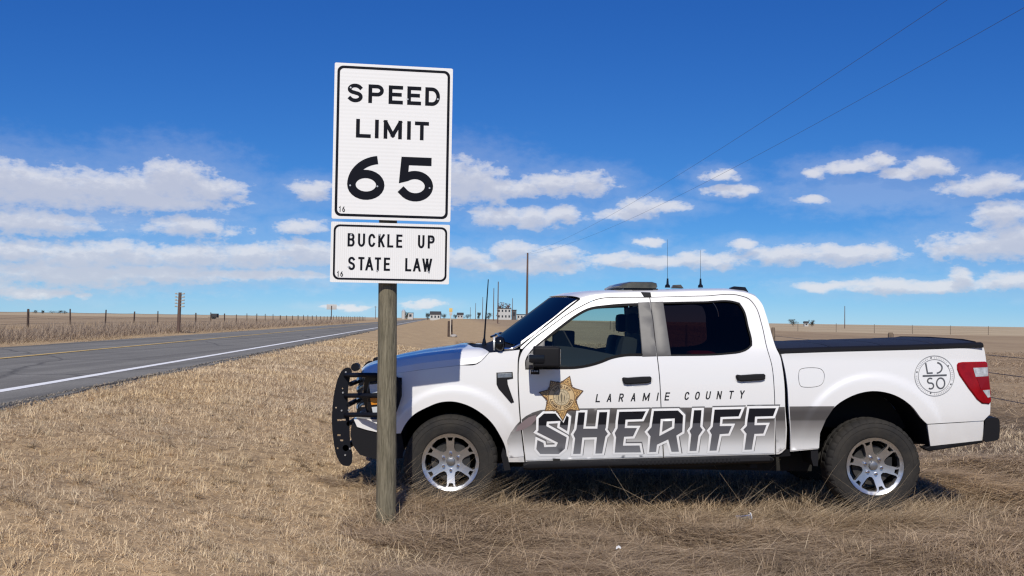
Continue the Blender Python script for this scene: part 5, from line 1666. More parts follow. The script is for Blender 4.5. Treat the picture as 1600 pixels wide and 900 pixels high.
def wells():
    for arch in (ARCH_F, ARCH_R):
        pts = sm(arch, 6, closed=False)
        V = []
        for dy in (.012, .10, .3, .52):
            for px, py in pts:
                p = flank(px, py); V.append(Vector((p.x, p.y + dy, p.z)))
        two('wheel_well', V, grid_faces(4, len(pts)), M_PLAST, truck)
        # inner wall closing the well
        pv, tr = area_mesh([(x, y) for x, y in arch] + [(arch[-1][0], 735), (arch[0][0], 735)], (), 30)
        F = [tuple(t) if area2([pv[i] for i in t]) < 0 else tuple(reversed(t)) for t in tr]
        V = [flank(x, y) for x, y in pv]
        two('well_wall', [Vector((v.x, Y0 + .5, v.z)) for v in V], F, M_UNDER, truck)
    # inner structure
    box_obj('chassis', (FC.x - .35, Y0 + .5, .58), (RC.x + .75, 2 * YC - Y0 - .5, .72), M_UNDER, truck)
    box_obj('front_bulkhead', (FC.x - .48, Y0 + .50, .5), (FC.x + .55, 2 * YC - Y0 - .5, 1.12), M_UNDER, truck)
    box_obj('floor_pan', (FC.x + .6, Y0 + .10, .47), (2.30, 2 * YC - Y0 - .10, .60), M_UNDER, truck)
    box_obj('bed_floor', (2.36, Y0 + .52, .74), (4.02, 2 * YC - Y0 - .52, .80), M_UNDER, truck)
    for cx in (FC.x, RC.x):
        v, f = tube([(cx, Y0 + .25, FC.z), (cx, YC, FC.z), (cx, 2 * YC - Y0 - .25, FC.z)], [.05, .075, .05], 12); mesh('axle', v, f, M_UNDER, truck)
    v, f = tube([(FC.x + .4, YC, .43), (RC.x, YC, FC.z)], .05, 10); mesh('drive_shaft', v, f, M_UNDER, truck)
    v, f = tube([(1.0, YC + .35, .42), (2.6, YC + .4, .42), (RC.x + .5, YC + .45, .55), (RC.x + 1.05, YC + .45, .50)], .04, 10); mesh('exhaust', v, f, M_RIMD, truck)
    for yy in (Y0 + .42, 2 * YC - Y0 - .52):  # low rails and skid plate added to block light from the far side
        box_obj('frame_rail', (FC.x + .45, yy, .33), (RC.x - .42, yy + .10, .50), M_UNDER, truck, bev=.01)
    box_obj('skid_plate', (FC.x + .5, Y0 + .5, .36), (FC.x + 1.4, 2 * YC - Y0 - .5, .44), M_UNDER, truck, bev=.02)
    box_obj('fuel_tank', (1.5, Y0 + .52, .34), (2.5, YC - .1, .52), M_UNDER, truck, bev=.04)
    # mud guard ahead of the rear wheel and behind the front one
    for nm, q in (('mud_flap', [(1268,702),(1279,700.5),(1280,716),(1279,729),(1272,728.5),(1268.5,716)]), ('mud_flap', [(786,700),(793,712),(795,722),(798,735),(788,736),(783,712)])):
        two(nm, *(lambda P_: ([Vector((p.x, p.y + d, p.z)) for d in (.02, .30) for p in P_], [tuple(range(len(P_) - 1, -1, -1)), tuple(range(len(P_), 2 * len(P_)))] + [(i, (i + 1) % len(P_), (i + 1) % len(P_) + len(P_), i + len(P_)) for i in range(len(P_))]))([U(x, y, Y0 + .03) for x, y in q]), M_PLAST, truck, smooth=False)
wells()

def sill():
    # running board: long step bar with ribbed tread
    a = U(818, 727.5, Y0 - .03); b = U(1209, 716.5, Y0 - .03)
    for near in (True, False):
        def yy(y): return y if near else 2 * YC - y
        prof = [(0, .0), (-.012, .016), (-.008, .042), (.02, .052), (.15, .052), (.17, .03), (.15, -.01), (.03, -.012)]
        V = []
        for p, c in ((a + Vector((.0, 0, 0)), .6), (a + Vector((.035, 0, 0)), 1), (b - Vector((.035, 0, 0)), 1), (b, .6)):
            for dy, dz in prof: V.append(Vector((p.x, yy(Y0 - .03 + dy * c + (.06 * (1 - c))), p.z - .03 + dz * c)))
        n = len(prof); F = grid_faces(4, n, True) + [tuple(range(n - 1, -1, -1)), tuple(range(3 * n, 4 * n))]
        sb = mesh('running_board', V, F if not near else [tuple(reversed(f)) for f in F], M_PLAST, truck, sharp=40)
        for k in range(26):
            f = .46 + .40 * k / 25; p = a.lerp(b, f)
            v, q = box_vf((p.x - .006, min(yy(Y0 - .046), yy(Y0 - .035)), p.z - .022), (p.x + .006, max(yy(Y0 - .046), yy(Y0 - .035)), p.z + .012)); mesh('tread_rib', v, q, M_PLAST, sb, smooth=False)
    for px in (870, 1020, 1180):
        p = U(px, 722, Y0); box_obj('step_bracket', (p.x - .03, Y0 + .05, p.z - .06), (p.x + .03, Y0 + .35, p.z + .02), M_UNDER, truck)
    panel('sill_strip', [(822,722.5),(930,719.3),(1036,716.2),(1212,710.6),(1228,702),(1236,704),(1236,713),(1150,719),(1036,723),(930,727),(826,731)], (), M_PLAST, off=-.02, step=20)
sill()

# ---------------------------------------------------------------- front end
def across(name, prof, yn, mat, parent=truck, sag=.1, n=17, sharp=30):
    """sweep a side profile across the width with the nose bowed forward in the middle"""
    rows = []
    for k in range(n):
        u = 2 * k / (n - 1) - 1
        rows.append([Vector((p.x - sag * (1 - u * u) , YC + u * (YC - yn), p.z)) for p in prof])
    m = len(prof); V = [p for r in rows for p in r]
    F = grid_faces(n, m, True) + [tuple(range(m)), tuple(range(n * m - 1, (n - 1) * m - 1, -1))]
    o = mesh(name, V, F, mat, parent, sharp=sharp)
    bm = bmesh.new(); bm.from_mesh(o.data); bmesh.ops.recalc_face_normals(bm, faces=bm.faces[:]); bm.to_mesh(o.data); bm.free()
    o.data.set_sharp_from_angle(angle=math.radians(sharp))
    return o
def front():
    yn = Y0 + .10
    pr = lambda L, y=yn: [U(a, b, y) for a, b in L]
    bp = across('front_bumper', pr([(553,655.5),(577,654.5),(604,657),(606,678),(590,675.4),(573,671.6),(558,667)]), yn, M_WHITE, sag=.06)
    across('bumper_valance', pr([(549,663),(558,667.6),(573,672.2),(590,676),(627,678.5),(631,700),(629,716),(590,719),(562,711),(551,696),(547,680)]), yn + .012, M_PLAST, sag=.05)
    across('grille_surround', pr([(566,586),(586,586),(606,588),(606,654),(570,652),(562,625)]), Y0 + .26, M_GLOSSB, sag=.07)
    for py in (598, 613, 628, 643):
        p = U(562, py, Y0 + .3); rows = []
        pts = [(p.x - .03 - .07 * (1 - (2 * k / 12 - 1) ** 2), YC + (2 * k / 12 - 1) * .55, p.z) for k in range(13)]
        tube_obj('grille_bar', pts, .018, M_GLOSSB, truck, n=8)
    # headlights
    hl, hl2 = solid('headlight', [(577,597),(592,595.5),(606,594),(622,591),(626.5,600),(626,617),(619,628),(604,634),(600,646),(580,650),(574,640),(573,612)], .004, M_GLOSSB, None, True, back=.06, ch=1.2, chd=.006)
    for h, mir in ((hl, False), (hl2, True)):
        for nm, q, c in (('lens', [(577,601),(590.5,599.6),(590.5,613.5),(579,614.5)], P('lamp_lens', (.55, .58, .60), rough=.12, coat=.5)), ('turn_signal', [(578.5,622),(592,620.5),(592,631.5),(580.5,632.5)], P('amber_lens', (.62, .23, .02), rough=.2)), ('lens', [(581,636),(591,635),(591,645),(583,646)], P('lamp_lens', (.55, .58, .60))), ('lens', [(604,600),(617,598),(619,611),(606,614)], P('lamp_lens', (.55, .58, .60)))):
            pv, tr = area_mesh(q, (), None); V = [flank(x, y, .008) for x, y in pv]; F = [tuple(t) if area2([pv[i] for i in t]) < 0 else tuple(reversed(t)) for t in tr]
            if mir: V = mirror(V); F = [tuple(reversed(f)) for f in F]
            mesh(nm, V, F, c, h, smooth=False)
    # push bar
    yp = Y0 + .30
    plate = smooth_poly([(536,577),(531.5,583),(526,596),(521.3,618),(518.6,643),(518.6,667),(521,691),(525,711),(531.5,724),(538,728.5),(549,727.6),(551,711),(547,694),(546,676),(546,655),(543.5,640),(543,612),(546,592),(550.5,581),(547,574.5),(541,574)], 1)
    slot = [(526.5,655.2),(539.5,654.6),(539.8,657.4),(526.8,658)]
    hole = lambda cx, cy, r: arc(cx, cy, r, r, 0, 360, 8)[:-1]
    holes = [slot, [(527,678.6),(532,678.6),(532,681.4),(527,681.4)], [(531,686.8),(536,686.8),(536,689.6),(531,689.6)], hole(527.4, 700.5, 1.5), hole(525, 637, 1.4), hole(535, 607, 1.3)]
    pv, tr = area_mesh(plate, holes, 10)
    guard = empty('push_bar', (U(535, 650, yp).x, YC, .6), parent=truck)
    for yy in (yp, 2 * YC - yp - .012):
        V = []; F = []
        for d in (0, .012):
            V += [Vector(U(x, y, yp)) + Vector((0, yy - yp + d, 0)) for x, y in pv]
        n = len(pv); up_ = [tuple(t) if area2([pv[i] for i in t]) < 0 else tuple(reversed(t)) for t in tr]
        F = [tuple(t) for t in up_] + [tuple(i + n for i in reversed(t)) for t in up_]
        cnt = {(f[i], f[(i + 1) % 3]) for f in up_ for i in range(3)}
        F += [(b, a, a + n, b + n) for (a, b) in cnt if (b, a) not in cnt]
        mesh('upright_plate', V, F, M_POWDER, guard, sharp=30)
    # bolts on the near plate
    for px, py in ((540.5, 581.5), (536, 613.5), (534, 641.5), (545, 641), (539.5, 711), (547, 701)):
        p = U(px, py, yp); v, f = tube([p, p - Vector((0, .012, 0))], [.010, .007], 8); mesh('bolt', v, f, M_BOLT, guard)
    # cross tubes between the uprights
    for px, py, r in ((555.5, 573.5, .036), (548, 600, .022), (545, 632, .022), (545, 662, .022), (540, 700, .028)):
        p = U(px, py, yp)
        if r < .03:
            tube_obj('cross_tube', [(p.x, yp, p.z), (p.x, 2 * YC - yp, p.z)], r, M_POWDER, guard, n=14)
        else:
            for ya, yb in ((yp - .03, yp + .06), (2 * YC - yp - .06, 2 * YC - yp + .03)):
                tube_obj('tube_stub', [(p.x, ya, p.z), (p.x, yb, p.z)], r, M_POWDER, guard, n=16)
    # wrap bars round the headlight, joined by a hoop at the fender
    for mir in (False, True):
        m_ = (lambda V: mirror(V)) if mir else (lambda V: V)
        bars = []
        for py0, py1 in ((586, 587.5), (618, 618), (648, 647)):
            p = [U(540, py0, yp), U(552, py0, yp - .14), U(566, py0, Y0 + .03), U(585, py0 + .3, Y0 - .035), U(606, py1, Y0 - .055), U(616, py1 + (2.5 if py0 < 600 else (0 if py0 < 630 else -4)), Y0 - .05)]
            bars.append(p)
            tube_obj('wrap_bar', m_(p), .0215, M_POWDER, guard, n=10)
        hp = [bars[0][-1], U(622, 594, Y0 - .045), U(624.4, 606, Y0 - .045), U(623.6, 620, Y0 - .045), U(620, 632, Y0 - .045), bars[2][-1]]
        tube_obj('hoop', m_(hp), .0215, M_POWDER, guard, n=10)
front()

# ---------------------------------------------------------------- bed cover, tail
def bed():
    # rail caps and hard folding cover
    rail_n = [(1219,551.8),(1300,549),(1440,545.4),(1536.5,542)]
    nx = 24
    def rp(f, dy, dz):
        x = 1219 + (1536.5 - 1219) * f
        py = np.interp(x, [q[0] for q in rail_n], [q[1] for q in rail_n])
        p = U(x, float(py), Y0 + .02); return Vector((p.x, p.y + dy, p.z + dz))
    prof = [(-.004, -.006), (-.004, .018), (.012, .032), (.05, .040), (.05, -.006)]
    rows = [[rp(i / nx, a, b) for a, b in prof] for i in range(nx + 1)]
    n = len(prof); V = [p for r in rows for p in r]; F = [tuple(reversed(f)) for f in grid_faces(nx + 1, n, True)] + [tuple(range(n)), tuple(range(nx * n + n - 1, nx * n - 1, -1))]
    two('bed_rail_cap', V, F, M_PLAST, truck, sharp=40)
    cv = empty('tonneau_cover', tuple(rp(.5, 1.0, 0)), parent=truck)
    edges = [0.004, .26, .52, .775, .985]
    for k in range(4):
        f0, f1 = edges[k] + .004, edges[k + 1] - .004
        rows = []
        for i in range(7):
            f = f0 + (f1 - f0) * i / 6; r = []
            for j in range(15):
                t = j / 14; u = 2 * t - 1; b = rp(f, .05, .036); y = b.y + t * 2 * (YC - b.y)
                edge = 0.0 if 0 < i < 6 else -.008
                r.append(Vector((b.x, y, b.z + .026 * (1 - u ** 4) + edge * .5 + .002)))
            rows.append(r)
        loft_obj('cover_panel', rows, M_COVER, cv, sharp=20)
    for f in edges:
        b = rp(f, .05, .02)
        tube_obj('cover_hinge', [(b.x, b.y + t * 2 * (YC - b.y), b.z + .008 + .026 * (1 - (2 * t - 1) ** 4)) for t in [i / 12 for i in range(13)]], .008, M_PLAST, cv, n=6)
    # raised lip on the tail end
    b = rp(.965, .05, .05)
    tube_obj('cover_clamp', [rp(.985, .10, .036), rp(.98, .3, .052), rp(.978, 1.0, .060), rp(.98, 1.7, .052), rp(.985, 1.9, .036)], .012, M_PLAST, cv, n=8)
    # tailgate
    tg = [(1537,545),(1539,556),(1543,600),(1546,634),(1545,650)]
    rows = [[Vector((U(px, py, Y0 + .02).x + .0 * u, YC + u * (HALF - .055), U(px, py, Y0 + .02).z)) for u in [k / 6 - 1 for k in range(13)]] for px, py in tg]
    loft_obj('tailgate', rows, M_WHITE)
    # tail light
    tl, tl2 = solid('tail_light', [(1494.8,570),(1497,566.8),(1503,565.6),(1539,564.8),(1542.5,567.5),(1544.5,585),(1547.5,612),(1548.2,627),(1545,631.4),(1534,630.4),(1526,624),(1513,607),(1498.5,586),(1495,577)], .016, P('red_lens', (.30, .004, .009), rough=.1, spec=.25, col2=(.20, .003, .007), vscale=16), None, True, back=.02, ch=1.6, chd=.010)
    for h, mir in ((tl, False), (tl2, True)):
        for nm, q, c in (('reverse_lens', [(1519,574.6),(1541.5,573.6),(1542.6,587.4),(1523,588.6)], P('clear_lens', (.52, .54, .56), rough=.1, coat=.6, var=.5, vscale=30)), ('brake_lens', [(1524.5,590),(1543,589.2),(1545,606.2),(1531,607.6)], P('deep_red_lens', (.20, .003, .008), rough=.1, spec=.25)), ('reverse_lens', [(1534,609.5),(1544.6,608.6),(1546,620),(1542,621)], P('clear_lens', (.5, .5, .5)))):
            pv, tr = area_mesh(q, (), None); V = [flank(x, y, .0185) for x, y in pv]; F = [tuple(t) if area2([pv[i] for i in t]) < 0 else tuple(reversed(t)) for t in tr]
            if mir: V = mirror(V); F = [tuple(reversed(f)) for f in F]
            mesh(nm, V, F, c, h, smooth=False)
    # rear bumper
    bp = [U(x, y, Y0 + .05) for x, y in smooth_poly([(1539,653.5),(1556,652),(1561.5,655),(1562,670),(1561,685),(1557,688.5),(1535,691.5),(1537,672)], 1)]
    rows = []
    for k in range(13):
        u = k / 6 - 1
        rows.append([Vector((p.x + .05 * (1 - u ** 4), YC + u * (HALF - .045), p.z)) for p in bp])
    m = len(bp); V = [p for r in rows for p in r]; F = grid_faces(13, m, True) + [tuple(range(m)), tuple(range(13 * m - 1, 12 * m - 1, -1))]
    mesh('rear_bumper', V, F, M_PLAST, truck, sharp=35)
    solid('rear_valance', [(1445,700.5),(1454,697.6),(1500,692.8),(1536,688.6),(1536,692),(1500,698),(1452,705.4)], -.004, M_PLAST, None, True, back=.12, ch=.8, chd=.003)
    # hitch under the bumper
    p = U(1530, 690, Y0); box_obj('hitch', (p.x - .22, YC - .05, p.z - .02), (p.x + .06, YC + .05, p.z + .06), M_UNDER, truck, bev=.01)
bed()

# ---------------------------------------------------------------- mirror, roof gear, aerials, spot lamp
def gear():
    ym = Y0 - .20
    a = U(829, 573.5, ym); b = U(875, 541.5, ym)
    for near in (True, False):
        yy = lambda y0, y1: (y0, y1) if near else (2 * YC - y1, 2 * YC - y0)
        root = empty('wing_mirror', (a.x, yy(Y0, Y0)[0], a.z), parent=truck)
        bm = bmesh.new(); y0, y1 = yy(Y0 - .30, Y0 - .06); add_box(bm, (a.x + .02, y0, a.z + .004), (b.x, y1, b.z), .022, 3)
        for v in bm.verts:      # lean and taper the shell
            f = (v.co.z - a.z) / (b.z - a.z); v.co.x += .0 * f
            if v.co.x < a.x + .1: v.co.z -= .0
        bmobj('shell', bm, M_PLAST, root, sharp=40)
        bm = bmesh.new(); y0, y1 = yy(Y0 - .312, Y0 - .1); p = U(826, 567, ym - .1); q = U(851, 554, ym - .1); add_box(bm, (p.x, y0, p.z), (q.x, y1, q.z), .012, 2)
        bmobj('lamp_housing', bm, M_GLOSSB, root, sharp=40)
        bm = bmesh.new(); y0, y1 = yy(Y0 - .12, Y0 + .03); p = U(833, 575, Y0); q = U(848, 560, Y0); add_box(bm, (p.x, y0, p.z), (q.x, y1, q.z), .008, 2)
        bmobj('arm', bm, M_PLAST, root, sharp=40)
        bm = bmesh.new(); y0, y1 = yy(Y0 - .20, Y0 - .08); p = U(829, 585, ym); q = U(843, 577.6, ym); add_box(bm, (p.x, y0, p.z), (q.x, y1, q.z), .006, 2)
        bmobj('warning_light', bm, M_GLOSSB, root, sharp=40)
        for k in range(3):
            p = U(832 + 3.6 * k, 580, ym - .0); c = Vector((p.x, yy(Y0 - .202, Y0 - .202)[0], p.z)); v, f = tube([c, c + Vector((0, -.004 if near else .004, 0))], [.008, .006], 8); mesh('led', v, f, P('clear_lens', (.5, .5, .5)), root)
        y0, y1 = yy(Y0 - .285, Y0 - .075); box_obj('mirror_glass', (b.x - .002, y0, a.z + .03), (b.x + .003, y1, b.z - .02), M_CHROME, root)
    # light bar across the roof
    yn, yf = Y0 + .36, 2 * YC - Y0 - .36
    X0, X1 = .975, 1.315; z0, z1 = 1.958, 2.010
    lb = empty('light_bar', ((X0 + X1) / 2, YC, z0), parent=truck)
    rows = []
    pr = [(X0 + .01, z0), (X0 - .01, z0 + .018), (X0 + .03, z1 - .010), (X0 + .09, z1 + .006), (X1 - .05, z1 + .008), (X1 - .008, z1 - .004), (X1, z0 + .015), (X1 - .012, z0)]
    ys = [yn - .02, yn, yn + .03, yn + .3, YC - .3, YC, YC + .3, yf - .3, yf - .03, yf, yf + .02]
    for y in ys:
        e = min(y - yn, yf - y); k = .90 if e < -.01 else (.97 if e < .01 else 1); vx = -.06 * (1 - ((y - YC) / (yf - YC)) ** 2)
        rows.append([Vector(((X0 + X1) / 2 + (x - (X0 + X1) / 2) * k + vx, y, z0 + (z - z0) * (k if e < .01 else 1))) for x, z in pr])
    n = len(pr); V = [p for r in rows for p in r]; F = grid_faces(len(ys), n, True) + [tuple(range(n - 1, -1, -1)), tuple(range((len(ys) - 1) * n, len(ys) * n))]
    mesh('lens_dome', V, F, P('lightbar_lens', (.035, .038, .037), rough=.16, col2=(.10, .097, .08), vscale=9, spec=.45), lb, sharp=16)
    box_obj('base_tray', (X0 + .03, yn - .01, z0 - .022), (X1 + .0, yf + .01, z0 - .001), M_GLOSSB, lb, bev=.006)
    for near in (True, False):
        f = lambda y: y if near else 2 * YC - y
        p0 = Vector((1.17, f(Y0 + .34), 1.945)); p1 = flank(1009, 457, .006); p2 = flank(1012, 464, .008)
        P3 = [Vector((p0.x, p0.y, p0.z)), Vector((p1.x, f(p1.y), p1.z)), Vector((p2.x, f(p2.y), p2.z))]
        V = []
        for q, w in zip(P3, (.05, .042, .032)): V += [q + Vector((-w, 0, 0)), q + Vector((w, 0, 0))]
        mesh('mount_strap', V, [(0, 1, 3, 2), (2, 3, 5, 4)], M_PLAST, lb, smooth=False)
        v, q = box_vf((1.08, min(f(Y0 + .3), f(Y0 + .44)), 1.915), (1.26, max(f(Y0 + .3), f(Y0 + .44)), 1.945)); mesh('mount_foot', v, q, M_PLAST, lb, smooth=False)
    # roof aerials
    def aerial(px, py_base, py_top, Yd, lean=0):
        b = U(px, py_base, Yd); t_ = U(px + lean, py_top, Yd)
        root = empty('aerial', tuple(b), parent=truck)
        v, f = tube([b - Vector((0, 0, .012)), b + Vector((0, 0, .012)), b + Vector((0, 0, .02)), b + Vector((0, 0, .075))], [.026, .022, .012, .008], 12); mesh('base', v, f, M_GLOSSB, root)
        tube_obj('whip', [b + Vector((0, 0, .07)), b.lerp(t_, .6) + Vector((.0, 0, 0)), t_], [.0022, .0018, .0012], M_GLOSSB, root, n=5)
    aerial(1043, 447.5, 374, YC - .3); aerial(1094.5, 447.5, 391, YC - .05)
    p = U(1058, 448.5, YC - .3)
    V = []
    for sy in (-.04, .04):
        V += [Vector((p.x + a_, p.y + sy * w, p.z + b_)) for a_, b_, w in ((-.055, -.012, 1), (-.04, .018, .7), (.03, .022, .7), (.055, -.012, 1))]
    mesh('gps_puck', V, [(3, 2, 1, 0), (4, 5, 6, 7), (0, 1, 5, 4), (1, 2, 6, 5), (2, 3, 7, 6)], M_GLOSSB, truck, smooth=False)
    p0 = U(1137, 452.5, Y0 + .42); p1 = U(1168, 453, Y0 + .42)
    V = []
    for sy in (-.035, .035):
        V += [Vector((p0.x + (p1.x - p0.x) * a_, p0.y + sy * w, p0.z + b_)) for a_, b_, w in ((0, -.02, 1), (.12, .018, .8), (.3, .03, .7), (.86, .024, .7), (1, -.02, 1))]
    mesh('roof_marker', V, [(4, 3, 2, 1, 0), (5, 6, 7, 8, 9), (0, 1, 6, 5), (1, 2, 7, 6), (2, 3, 8, 7), (3, 4, 9, 8)], M_GLOSSB, truck, smooth=False)
    # long whip on the cowl
    b = U(756.5, 534, YC - .35); t_ = U(763, 436.5, YC - .35)
    root = empty('aerial', tuple(b), parent=truck)
    v, f = tube([b - Vector((0, 0, .06)), b + Vector((0, 0, .03))], [.03, .012], 10); mesh('base', v, f, M_GLOSSB, root)
    tube_obj('whip', [b, b.lerp(t_, .18), b.lerp(t_, .5), t_], [.011, .009, .0075, .005], M_GLOSSB, root, n=6)
    # pillar spot lamp
    c = U(782.5, 537, Y0 + .03); root = empty('spot_lamp', tuple(c), parent=truck)
    bm = bmesh.new(); bmesh.ops.create_uvsphere(bm, u_segments=24, v_segments=14, radius=.068)
    for v in bm.verts: v.co = Vector((v.co.x * 1.0 - .03 * max(0, (v.co.x) / .068), v.co.y, v.co.z * .98)) + c
    bmobj('shell', bm, M_GLOSSB, root, sharp=60)
    v, f = tube([c + Vector((-.05, 0, 0)), c + Vector((-.064, 0, 0))], .06, 20); mesh('lens', v, f, P('lamp_lens', (.5, .5, .5)), root)
    tube_obj('arm', [c + Vector((.03, -.01, -.045)), U(796, 545.5, Y0 + .03), U(803, 543.5, Y0 + .03), flank(813, 538, .008)], .012, M_CHROME, root, n=8)
gear()

# ---------------------------------------------------------------- cab interior
def cabin():
    yl, yr = Y0 + .30, 2 * YC - Y0 - .30
    box_obj('dashboard', (-.05, Y0 + .16, .95), (.36, 2 * YC - Y0 - .16, 1.30), M_INT, truck, bev=.06)
    for yc in (Y0 + .56, YC + .44):
        s = empty('front_seat', (.95, yc, .7), parent=truck)
        box_obj('seat_cushion', (.55, yc - .26, .78), (1.05, yc + .26, .95), M_INT2, s, bev=.05)
        box_obj('backrest', (.95, yc - .25, .92), (1.10, yc + .25, 1.52), M_INT2, s, bev=.05, rot=Matrix.Rotation(math.radians(9), 4, 'Y'))
        box_obj('headrest', (1.06, yc - .13, 1.55), (1.16, yc + .13, 1.73), M_INT2, s, bev=.04)
    box_obj('rear_bench', (1.45, Y0 + .2, .75), (2.15, 2 * YC - Y0 - .2, 1.05), M_INT2, truck, bev=.05)
    box_obj('cabin_partition', (1.19, Y0 + .22, .9), (1.21, 2 * YC - Y0 - .22, 1.80), M_INT, truck)
    box_obj('rear_wall', (2.14, Y0 + .22, .8), (2.18, 2 * YC - Y0 - .22, 1.72), M_INT, truck)
    box_obj('headliner', (.62, Y0 + .26, 1.865), (2.16, 2 * YC - Y0 - .26, 1.885), M_INT, truck)
    # steering wheel
    c = Vector((.47, Y0 + .56, 1.22)); ax = Vector((.86, 0, .5)).normalized(); s1 = Vector((0, 1, 0)); s2 = ax.cross(s1)
    ring = [c + (s1 * math.cos(t) + s2 * math.sin(t)) * .19 for t in [2 * math.pi * k / 24 for k in range(25)]]
    v, f = tube(ring, .017, 8, caps=False); v2, f2 = tube([c + s1 * .18, c - s1 * .18], .02, 6); v3, f3 = tube([c, c - ax * .25], .035, 8)
    v, f = merge((v, f), (v2, f2), (v3, f3)); mesh('steering_wheel', v, f, M_INT, truck, sharp=60)
    box_obj('cab_view_block', (.40, YC - .20, 1.12), (.60, YC + .14, 1.56), M_INT, truck, bev=.015)  # dark block added to stop far-window light showing through the near glass
    box_obj('radio_console', (.30, YC - .16, .75), (.80, YC + .12, 1.14), M_INT, truck, bev=.02)
    # red bag on the rear bench behind the dark glass
    box_obj('rear_bag', (1.60, Y0 + .34, 1.05), (1.86, Y0 + .62, 1.40), P('red_fabric', (.55, .04, .04), rough=.9, var=.4), truck, bev=.06)
cabin()

# ---------------------------------------------------------------- markings
def strokes(poly, w):
    out = [list(poly)]
    for q in strip([tuple(p) for p in poly], w, ext=False, closed=True): out.append(q)
    return out
def ramp_mat(name, stops): return grad_mat(name, stops, 0.46, 0.92)
def markings():
    dec = truck
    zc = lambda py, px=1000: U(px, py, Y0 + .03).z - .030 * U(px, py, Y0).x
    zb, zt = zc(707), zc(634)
    band = grad_mat('fading_grey_band', [(0.0, (.74, .74, .74)), (.10, (.66, .66, .66)), (.28, (.40, .395, .39)), (.50, (.215, .205, .20)), (.62, (.15, .142, .14)), (.66, (.075, .07, .068)), (.82, (.070, .065, .065)), (1.0, (.135, .125, .122))], zb, zt)
    fill = grad_mat('letter_fill', [(0.0, (.20, .205, .22)), (.25, (.115, .115, .125)), (.605, (.085, .085, .098)), (.625, (.010, .010, .014)), (1.0, (.009, .009, .012))], zb, zt)  # grey below the body crease, near-black above it
    white = P('white_vinyl', (.82, .82, .82), rough=.35, coat=.3)
    dk = P('grey_keyline', (.12, .12, .125), rough=.35)
    blk = P('black_vinyl', (.014, .015, .02), rough=.45, spec=.2)
    # band: wedge on the fender, doors, cab corner, bed
    b_f = [(792.5,688),(798,676),(806,665),(812.4,658),(815.6,690),(818.6,713),(795,715)]
    b_d1 = [(815,655.5),(822,650),(832,644.6),(845,640.5),(868,638.6),(950,637.5),(1032,636.6),(1035.4,713),(930,716),(822,719),(818.6,690)]
    b_d2 = [(1034.2,636.6),(1120,636.6),(1209.4,636),(1209.8,708),(1100,711),(1038,713)]
    b_c = [(1211.6,636),(1226,635.8),(1227.6,668),(1226.6,699),(1217,706),(1213,707.6)]
    b_b = [(1233.4,635),(1304,634.6),(1290,656),(1281,677),(1279.5,700),(1236,703.5),(1236,676)]
    for p in (b_f, b_d1, b_d2, b_c, b_b): decal('grey_band', [p], .0036, band, dec, step=5)
    # dull mauve streak at the front of the band
    decal('grey_band', [[(808,667),(815,660),(826,652),(838,648),(838,655),(830,664),(818,671),(806,674)]], .0044, P('mauve_vinyl', (.20, .155, .16), rough=.4), dec)
    # SHERIFF: fill outlines
    def S_(o, s, L): return [(o[0] + x / s, o[1] + y / s) for x, y in L]
    A = ((820, 590), 6.67); B = ((930, 600), 7.2); C_ = ((1070, 600), 7.2)
    letters = []
    letters.append(([S_(*A, [(195,362),(325,362),(350,395),(400,450),(430,375),(470,408),(462,490),(450,575),(350,515),(358,462),(240,468),(236,498),(440,610),(448,620),(428,745),(358,806),(155,806),(108,748),(122,632),(205,672),(212,712),(318,708),(330,682),(108,570),(130,545),(132,420)])], []))
    letters.append(([S_(*A, [(548,350),(640,350),(622,520),(745,520),(765,348),(872,346),(855,520),(848,540),(880,585),(850,620),(815,800),(722,802),(738,632),(610,635),(590,804),(490,806),(512,635),(492,590),(525,535),(530,500)])], []))
    letters.append(([S_(*B, [(258,300),(588,292),(535,405),(352,412),(345,482),(488,482),(432,600),(335,604),(325,680),(508,678),(528,780),(205,782),(222,600),(205,550),(238,492),(242,420)])], []))
    letters.append(([S_(*B, [(648,290),(935,285),(1000,350),(990,545),(925,585),(955,772),(848,774),(812,640),(705,690),(695,774),(592,778),(608,590),(570,538),(620,480)])], [S_(*B, [(748,405),(880,400),(875,488),(735,562)])]))
    letters.append(([S_(*C_, [(92,282),(200,280),(185,475),(215,515),(165,585),(140,762),(38,766),(58,570),(38,525),(70,480),(76,420)])], []))
    letters.append(([S_(*C_, [(322,275),(655,268),(612,375),(412,382),(405,460),(545,458),(498,568),(402,575),(365,760),(262,762),(288,570),(262,522),(300,475)])], []))
    letters.append(([S_(*C_, [(712,262),(1042,258),(1000,372),(800,378),(795,450),(935,448),(890,568),(792,572),(762,748),(655,752),(680,562),(640,512),(685,465),(690,400)])], []))
    allp = []
    for polys, holes in letters:
        for p in polys: allp.append((p, holes))
    key = []; wh = []; fl = []; hol = []; holw = []
    for p, hs in allp:
        wh += strokes(p, 3.7); fl.append(offset_poly(p, -.35)); hol += hs
        for h in hs: wh += strip(h, 3.7, ext=False, closed=True)
    hin = [offset_poly(h, -1.85) for h in hol]
    # the keyline shows mainly above the letters
    kp = []
    for p, hs in allp:
        q = [(x + .6, y - 1.5) for x, y in p]; kp += strokes(q, 5.0)
    decal('letter_keyline', kp, .0050, dk, dec, step=9)
    decal('letter_outline', wh, .0058, white, dec, step=9, minus=hin)
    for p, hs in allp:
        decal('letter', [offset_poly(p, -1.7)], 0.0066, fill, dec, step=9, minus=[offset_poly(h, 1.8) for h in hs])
    # LARAMIE COUNTY
    ps = []
